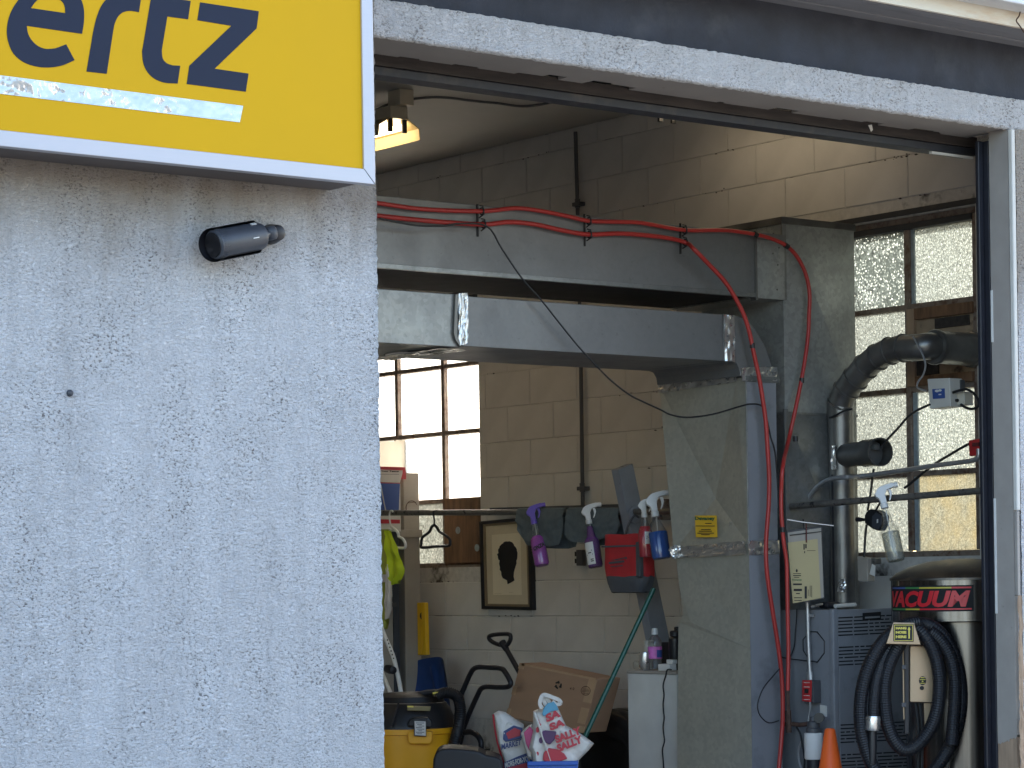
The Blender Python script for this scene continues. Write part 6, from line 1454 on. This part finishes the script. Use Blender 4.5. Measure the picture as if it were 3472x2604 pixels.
hp = [I(525, 1659), I(530, 1580), I(550, 1520), I(590, 1490), I(680, 1482), I(800, 1490), I(930, 1505), I(1000, 1540), I(1080, 1555), I(1140, 1580), I(1160, 1659), I(1160, 1900), I(525, 1900)]
build('housing', G().prism([PD(p, dM) for p in hp], fw * .32), MAT['blackrub'], mw_, bevel=.03, seg=4)
hp2 = [PD(p, dM) for p in (I(540, 1900), I(1150, 1900))]
build('deck', G().box(min(hp2[0].x, hp2[1].x), max(hp2[0].x, hp2[1].x), min(hp2[0].y, hp2[1].y), max(hp2[0].y, hp2[1].y) + .3, .06, hp2[0].z), MAT['black'], mw_, bevel=.03)

# ------------------------------------------------------------------ carton with recycling mark
XC_ = 8.42
cc = [I(1180, 1200), I(1880, 1345), I(2010, 855), I(1310, 712)]
cq = [PX(p, XC_) for p in cc]
bx = empty('cardboard_box', cq[0], 'brown cardboard box tilted behind the bags with recycling mark', 'cardboard box')
cca = build('carton', G().prism(cq, (.16, 0, 0)), MAT['card'], bx, bevel=.006)
def onc(u, v, l=.0015): p = lerp4(cq, u, v); return p + Vector((-l, 0, 0))
for (u0, u1, v0, v1) in ((-.003, .07, .90, 1.003), (.03, .98, .965, 1.004), (.90, 1.003, .55, .97), (.0, .05, .02, .17), (.93, 1.003, .0, .12), (-.002, .05, .42, .58), (.90, 1.0, .16, .45)):
    build('tape_strip', G().prism([onc(u0, v0), onc(u1, v0), onc(u1, v1), onc(u0, v1)], (.001, 0, 0)), MAT['tape'], cca)
def onp(x, y, l=.003): return PX(I(x, y), XC_ - l)
for k in range(3):                       # three chasing arrows
    a0 = math.pi / 2 + k * 2 * math.pi / 3
    def rp_(r_, a, th=.21): return onp(1655 + r_ * math.cos(a) * .95 + r_ * math.sin(a) * 0, 912 - r_ * math.sin(a) * 1.02)
    pl_ = [rp_(36, a0 + .95), rp_(33, a0 + .45), rp_(33, a0 + .10), rp_(40, a0 - .18), rp_(22, a0 - .72), rp_(12, a0 + .02), rp_(18, a0 + .20), rp_(18, a0 + .60), rp_(24, a0 + 1.02)]
    build('recycling_arrow', G().prism(pl_, (.0008, 0, 0)), MAT['ink'], cca)
g = G(); add_text(g, '4 0', onp(1758, 955), onp(1800, 958), onp(1760, 930), .02); build('print_number', g, MAT['inkbrown'], cca)
st_ = [onp(1903 + 42 * math.cos(a), 963 + 40 * math.sin(a)) for a in [2 * math.pi * k / 24 for k in range(24)]]
build('round_stamp', G().tube(st_, .0016, 4, closed=True), MAT['inkbrown'], cca)
for k, (w_, y) in enumerate(((26, 944), (32, 956), (32, 968), (24, 982))):
    build('stamp_line', G().prism([onp(1903 - w_, y), onp(1903 + w_, y + 3), onp(1903 + w_, y + 7), onp(1903 - w_, y + 4)], (.0008, 0, 0)), MAT['inkbrown'], cca)

# ------------------------------------------------------------------ bags in the blue bin
def pillow(name, outline, d, bulge, m, parent, seed=0, amp=.006, nsub=5):
    o = [Vector(PD(p, d)) for p in outline]
    pts = []
    for i in range(len(o)):
        a, b_ = o[i], o[(i + 1) % len(o)]
        for k in range(nsub): pts.append(a.lerp(b_, k / nsub))
    c = sum(pts, Vector()) / len(pts)
    prof = [(1.0, 0), (.985, .35), (.94, .68), (.86, .90), (.72, 1.0), (.54, 1.02), (.36, 1.03), (.18, 1.03)]
    vs = []; n_ = len(pts)
    for s_, hgt in prof:
        for p in pts:
            q_ = c + (p - c) * s_; w_ = fbm(q_.z * 9 + seed, (q_.dot(CR)) * 9, seed, 3) * amp * (3 if s_ < .95 else .5)
            vs.append(q_ - fw * (bulge * hgt + w_))
    fs = [(j * n_ + i, j * n_ + (i + 1) % n_, (j + 1) * n_ + (i + 1) % n_, (j + 1) * n_ + i) for j in range(len(prof) - 1) for i in range(n_)]
    vs.append(c - fw * bulge * 1.03); k = len(vs) - 1
    fs += [((len(prof) - 1) * n_ + i, (len(prof) - 1) * n_ + (i + 1) % n_, k) for i in range(n_)]
    vs += [p + fw * bulge for p in pts]; b0 = k + 1
    fs += [(b0 + (i + 1) % n_, b0 + i, i, (i + 1) % n_) for i in range(n_)]; fs.append(tuple(b0 + i for i in range(n_)))
    g = G(); g.add(vs, fs)
    return build(name, g, m, parent, smooth=True)
DBG = 11.9
mb = empty('salt_bag', PD(I(1230, 1659), DBG), 'white printed bag with red edge and blue lettering in the blue bin', 'bag')
mbb = pillow('bag_body', [I(1075, 1170), I(1120, 1146), I(1180, 1160), I(1260, 1215), I(1345, 1270), I(1350, 1380), I(1400, 1590), I(1380, 1760), I(1180, 1760), I(1165, 1600), I(1115, 1430), I(1090, 1300)], DBG, .05, MAT['sack'], mb, 2)
def dq(pts, d): return [PD(p, d) for p in pts]
dS = DBG - .0615
build('red_edge', G().tube(spline(dq([I(1072, 1175), I(1088, 1300), I(1112, 1430), I(1160, 1600), I(1178, 1700)], DBG - .012), 4), .007, 6), MAT['sackred'], mbb)
build('logo_patch', G().prism(dq([I(1160, 1330), I(1255, 1275), I(1335, 1300), I(1330, 1390), I(1180, 1425), I(1158, 1400)], dS), fw * .012), MAT['sackblue'], mbb, bevel=.002)
build('logo_fruit', G().prism(dq([I(1185, 1345), I(1260, 1298), I(1318, 1318), I(1310, 1370), I(1205, 1400)], dS - .002), fw * .004), MAT['sackred'], mbb, bevel=.001)
g = G(); add_text(g, 'MARKET', PD(I(1142, 1496), dS - .004), PD(I(1325, 1448), dS - .004), PD(I(1140, 1444), dS - .004), .03, .1); build('lettering', g, MAT['sackblue'], mbb)
build('printed_band', G().prism(dq([I(1165, 1612), I(1280, 1560), I(1372, 1525), I(1392, 1580), I(1385, 1760), I(1178, 1760)], dS), fw * .012), MAT['sackblue'], mbb, bevel=.002)
build('printed_band', G().prism(dq([I(1176, 1664), I(1386, 1608), I(1384, 1760), I(1180, 1760)], dS - .003), fw * .012), MAT['sackred'], mbb, bevel=.002)
g = G(); add_text(g, 'MORE-FOR-YOU', PD(I(1180, 1660), dS - .007), PD(I(1410, 1590), dS - .007), PD(I(1170, 1612), dS - .007), .03, .1); build('lettering', g, MAT['sack'], mbb)
build('tied_neck', G().tube(spline(dq([I(1180, 1290), I(1210, 1255), I(1240, 1262)], DBG - .05), 4), .008, 6), MAT['sack'], mbb)
DS2 = 11.72
sbg = empty('tote_bag', PD(I(1600, 1600), DS2), 'white shopping tote with large red lettering and looped handles', 'bag')
tbb = pillow('bag_body', [I(1432, 1150), I(1500, 1125), I(1600, 1095), I(1655, 1118), I(1690, 1200), I(1728, 1282), I(1800, 1318), I(1890, 1375), I(1978, 1440), I(1930, 1500), I(1840, 1590), I(1830, 1720), I(1440, 1720), I(1420, 1540), I(1390, 1480), I(1425, 1330)], DS2, .055, MAT['sack'], sbg, 7, .008)
pillow('bag_side', [I(1318, 1345), I(1370, 1290), I(1420, 1262), I(1440, 1330), I(1415, 1480), I(1420, 1590), I(1380, 1560), I(1345, 1440)], DS2 + .03, .03, MAT['sack'], sbg, 12)
d2 = DS2 - .07
build('pink_patch', G().prism(dq([I(1345, 1340), I(1400, 1285), I(1430, 1320), I(1418, 1420), I(1395, 1500), I(1365, 1440)], DS2 - .012), fw * .02), MAT['sackpink'], tbb, bevel=.003)
build('teal_patch', G().prism(dq([I(1510, 1170), I(1525, 1120), I(1560, 1075), I(1615, 1062), I(1640, 1090), I(1660, 1135), I(1590, 1150), I(1525, 1195)], d2 - .003), fw * .016), MAT['sackteal'], tbb, bevel=.002)
for t_, a, b_, c_2 in (('SA', (1550, 1250), (1680, 1195), (1538, 1178)), ('SA', (1585, 1325), (1722, 1275), (1570, 1260)), ('SALLY', (1640, 1440), (1870, 1350), (1618, 1370)), ('SALLY', (1655, 1520), (1880, 1430), (1635, 1450))):
    g = G(); add_text(g, t_, PD(I(*a), d2 - .004), PD(I(*b_), d2 - .004), PD(I(*c_2), d2 - .004), .06); build('lettering', g, MAT['sackred'], tbb)
build('purple_patch', G().prism(dq([I(1508, 1330), I(1540, 1320), I(1640, 1330), I(1625, 1400), I(1580, 1450), I(1540, 1430), I(1512, 1380)], d2 - .002), fw * .016), MAT['sackpurple'], tbb, bevel=.004)
build('red_patch', G().prism(dq([I(1515, 1585), I(1525, 1520), I(1570, 1480), I(1640, 1490), I(1710, 1530), I(1740, 1575), I(1660, 1605), I(1560, 1612)], d2 - .001), fw * .02), MAT['sackred'], tbb, bevel=.004)
for cx, cy, r_ in ((1485, 1250, 22), (1470, 1530, 12), (1500, 1410, 18), (1470, 1315, 16)):
    build('berry_patch', G().prism([PD(I(cx + r_ * math.cos(a), cy + r_ * 1.6 * math.sin(a)), d2 + .012) for a in [2 * math.pi * k / 12 for k in range(12)]], fw * .02), MAT['sackred'] if r_ != 18 else MAT['sackpurple'], tbb)
build('side_seam', G().tube(spline(dq([I(1440, 1160), I(1480, 1270), I(1530, 1420), I(1590, 1605)], d2 + .004), 4), .006, 6), MAT['sack'], tbb)
def strap2(pts, d): 
    p_ = spline(dq(pts, d), 5); g = G()
    for i in range(len(p_) - 1):
        t_ = (p_[i + 1] - p_[i]); n_ = t_.cross(fw).normalized() * .009
        g.add([p_[i] - n_, p_[i + 1] - n_, p_[i + 1] + n_, p_[i] + n_, p_[i] - n_ + fw * .004, p_[i + 1] - n_ + fw * .004, p_[i + 1] + n_ + fw * .004, p_[i] + n_ + fw * .004], [(0, 1, 2, 3), (4, 7, 6, 5), (0, 4, 5, 1), (2, 6, 7, 3)])
    return g
build('handle', strap2([I(1510, 1120), I(1490, 1080), I(1500, 1030), I(1520, 1000), I(1560, 1005), I(1610, 1025), I(1660, 1045), I(1680, 1075), I(1640, 1085), I(1600, 1060)], d2 + .01), MAT['sack'], sbg, smooth=True)
build('handle', strap2([I(1545, 1095), I(1525, 1050), I(1520, 1010), I(1545, 1000), I(1560, 1040), I(1580, 1070)], d2 + .03), MAT['sack'], sbg, smooth=True)
bn = empty('storage_bin', PD(I(1600, 1800), DS2), 'bright blue plastic bin holding the printed bags', 'bin')
bl0, br0 = PD(I(1375, 1600), DS2 - .075), PD(I(1835, 1615), DS2 - .075)
u_ = (br0 - bl0); u_.z = 0; un = u_.normalized(); bd = Vector((un.y, -un.x, 0)); bd = bd if bd.dot(fw) > 0 else -bd
zt3 = bl0.z
lo0, lo1 = Vector((bl0.x, bl0.y, 0)) + un * .03, Vector((br0.x, br0.y, 0)) - un * .03
T0, T1 = Vector((bl0.x, bl0.y, zt3)), Vector((bl0.x, bl0.y, zt3)) + u_
build('front_wall', G().prism([lo0, lo1, T1, T0], bd * .006), MAT['brightblue'], bn, bevel=.002)
build('rear_wall', G().prism([p + bd * .32 for p in (lo0, lo1, T1, T0)], bd * .006), MAT['brightblue'], bn)
build('side_wall', G().prism([lo0 + bd * .006, lo0 + bd * .32, T0 + bd * .32, T0 + bd * .006], un * .006), MAT['brightblue'], bn)
build('side_wall', G().prism([lo1 + bd * .006, lo1 + bd * .32, T1 + bd * .32, T1 + bd * .006], -un * .006), MAT['brightblue'], bn)
build('rim', G().prism([T0 - bd * .012 - Vector((0, 0, .02)), T1 - bd * .012 - Vector((0, 0, .02)), T1 - bd * .012, T0 - bd * .012], bd * .012), MAT['brightblue'], bn, bevel=.004)

# ------------------------------------------------------------------ green pole, tyre
a, b_ = PX(J(745, 250), 8.30), PX((1934, 2604), 7.95)
d_ = (b_ - a); e_ = a + d_ * ((0 - a.z) / d_.z); a0 = a - d_ * .15
build('green_pole', G().tube([a0, a, b_, e_], .0125, 12), MAT['green'], label='dark green broom pole leaning diagonally in front of the tote bag', cat='pole', smooth=True)
tc_ = PX((2092, 2600), 8.78); Rt = tc_.z * 0 + (PX((2092, 2402), 8.78).z - tc_.z)
ty = empty('car_tyre', Vector((8.78, tc_.y, tc_.z - Rt)), 'black car tyre standing between the brown box and white cabinet', 'tyre')
prof = [(Rt * .60, -.085), (Rt * .66, -.10), (Rt * .86, -.105), (Rt * .95, -.095), (Rt, -.075), (Rt, -.02), (Rt * .985, -.015), (Rt * .985, .015), (Rt, .02), (Rt, .075), (Rt * .95, .095), (Rt * .86, .105), (Rt * .66, .10), (Rt * .60, .085), (Rt * .60, -.085)]
build('tyre', G().lathe(prof, tc_, (1, .12, 0), 56), MAT['blackrub'], ty, smooth=True)
build('wheel_rim', G().lathe([(Rt * .60, -.07), (Rt * .55, -.06), (Rt * .5, -.02), (Rt * .2, -.03), (0, -.04)], tc_, (1, .12, 0), 40), MAT['conduit_dark'], ty, smooth=True)
if tc_.z - Rt > .02:
    z_ = tc_.z - Rt; stn = empty('wheel_stand', Vector((8.78, tc_.y, 0)), 'low dark wooden block under the car tyre', 'stand')
    build('block', G().box(8.60, 8.96, tc_.y - .25, tc_.y + .25, 0, z_ + .004), MAT['darkwood'], stn, bevel=.01)

# ------------------------------------------------------------------ white cabinet with bottles
XCB = 8.30
zt4 = PX(J(830, 806), XCB).z
y0, y1 = PX(J(1050, 1000), XCB).y, PX(J(608, 1000), XCB).y
y0 = min(y0, 9.36)
wc = empty('white_cabinet', Vector((XCB + .2, (y0 + y1) / 2, 0)), 'plain white cabinet beside the duct trunk with bottles on top', 'cabinet')
build('carcass', G().box(XCB, XCB + .46, y0, y1, 0, zt4 - .004), MAT['offwhite'], wc, bevel=.003)
build('lid', G().box(XCB - .004, XCB + .464, y0 - .004, y1 + .004, zt4 - .003, zt4 + .012), MAT['cardgrey'], wc, bevel=.003)
zT = zt4 + .012
def on_top(px, X): r_ = ray(px); p = EYEP + r_ * (X / r_.x); return Vector((p.x, p.y, zT))
def hgt(px_top, X): return PX(px_top, X).z - zT
wb = on_top(J(855, 790), XCB + .12); Hb = hgt(J(875, 400), XCB + .12)
wb_ = empty('drink_bottle', wb, 'clear plastic bottle with pink label on top of the white cabinet', 'bottle')
rB = .036
build('bottle', G().lathe([(rB * .9, 0), (rB, .008), (rB, Hb * .62), (rB * .95, Hb * .70), (rB * .6, Hb * .80), (rB * .42, Hb * .84), (rB * .42, Hb * .86)], wb, (0, 0, 1), 28), MAT['clear'], wb_, smooth=True)
build('label', G().lathe([(rB * 1.01, Hb * .27), (rB * 1.01, Hb * .56)], wb, (0, 0, 1), 28), MAT['pinklabel'], wb_, smooth=True)
build('cap', G().lathe([(rB * .46, Hb * .85), (rB * .46, Hb * .93), (rB * .40, Hb)], wb, (0, 0, 1), 20), MAT['white'], wb_, smooth=True)
aa = math.atan2(-fw.y, -fw.x) + .75
build('blue_patch', G().grid(lambda u, v: Vector((wb.x + rB * 1.02 * math.cos(aa + (u - .5) * 1.1), wb.y + rB * 1.02 * math.sin(aa + (u - .5) * 1.1), zT + Hb * (.30 + .18 * v))), 8, 1), MAT['bluelabel'], wb_)
dk = on_top(J(1040, 815), XCB + .16); Hd = hgt(J(1035, 420), XCB + .16)
dr_ = empty('flask', dk, 'tall dark green drinking flask close to the duct trunk', 'flask')
build('flask_body', G().lathe([(.030, 0), (.033, .01), (.034, Hd * .8), (.024, Hd * .86)], dk, (0, 0, 1), 24), MAT['blackplastic'], dr_, smooth=True)
build('cap', G().lathe([(.027, Hd * .86), (.028, Hd * .97), (.022, Hd)], dk, (0, 0, 1), 20), MAT['black'], dr_, smooth=True)
dk2 = on_top(J(1075, 815), XCB + .26); Hd2 = hgt(J(1065, 385), XCB + .26)
dr2 = empty('flask', dk2, 'second dark flask with taller cap behind the green one', 'flask')
build('flask_body', G().lathe([(.030, 0), (.032, .01), (.032, Hd2 * .78), (.022, Hd2 * .82)], dk2, (0, 0, 1), 24), MAT['camdark'], dr2, smooth=True)
build('cap', G().lathe([(.025, Hd2 * .82), (.026, Hd2 * .98), (.02, Hd2)], dk2, (0, 0, 1), 18), MAT['black'], dr2, smooth=True)
bkx = on_top(J(965, 795), XCB + .2)
build('black_carton', G().box(bkx.x, bkx.x + .08, bkx.y - .045, bkx.y + .045, zT, zT + hgt(J(965, 525), XCB + .2)), MAT['black'], label='upright black carton behind the pink labelled bottle', cat='carton', bevel=.002)
tn = on_top(J(758, 790), XCB + .08); Ht = hgt(J(768, 612), XCB + .08)
tn_ = empty('drink_can', tn, 'shiny pinkish metal can on the white cabinet left of bottle', 'can')
build('can', G().lathe([(.026, 0), (.029, .005), (.030, Ht - .006), (.028, Ht)], tn, (0.02, -.06, 1), 24), MAT['foil'], tn_, smooth=True)
build('can_top', G().lathe([(.027, Ht - .003), (0, Ht - .006)], tn, (0.02, -.06, 1), 24), MAT['galv'], tn_)
gl_ = on_top(J(690, 780), XCB + .16); Hg = hgt(J(690, 692), XCB + .16)
build('small_jar', G().lathe([(.017, 0), (.02, .01), (.02, Hg * .8), (.013, Hg * .9), (.013, Hg)], gl_, (0, 0, 1), 18), MAT['clear'], label='tiny clear jar beside the pinkish can', cat='jar', smooth=True)
wcup = on_top(J(800, 780), XCB + .26); Hc = hgt(J(800, 508), XCB + .26)
build('tall_cup', G().lathe([(.02, 0), (.024, Hc * .93), (.028, Hc * .95), (.028, Hc)], wcup, (0, 0, 1), 20), MAT['offwhite'], label='tall cream cup behind the pink labelled bottle', cat='cup', smooth=True)
wb2 = on_top(J(955, 810), XCB + .06)
ch = empty('charger', wb2, 'small white charger block at the front of the cabinet top', 'charger')
build('block', G().box(wb2.x - .02, wb2.x + .03, wb2.y - .045, wb2.y + .04, zT, zT + .034), MAT['white'], ch, bevel=.004)
build('raised_part', G().box(wb2.x + .005, wb2.x + .035, wb2.y - .045, wb2.y + .005, zT + .034, zT + .056), MAT['white'], ch, bevel=.003)
wcb = [PX(J(*p), XCB - .008) for p in ((950, 826), (933, 880), (926, 930), (934, 1000), (926, 1080), (930, 1150), (936, 1210), (926, 1290), (934, 1370), (938, 1420), (920, 1490), (924, 1560), (931, 1659), (930, 1800))]
c0_ = on_top(J(1000, 800), XCB + .05) + Vector((0, 0, .006))
build('mains_lead', G().tube(spline([c0_, Vector((XCB - .006, wcb[0].y - .01, zT + .008))] + wcb, 4), .0038, 6), MAT['cord'], label='thin dark charger lead hanging down the front of the white cabinet', cat='cable', smooth=True)
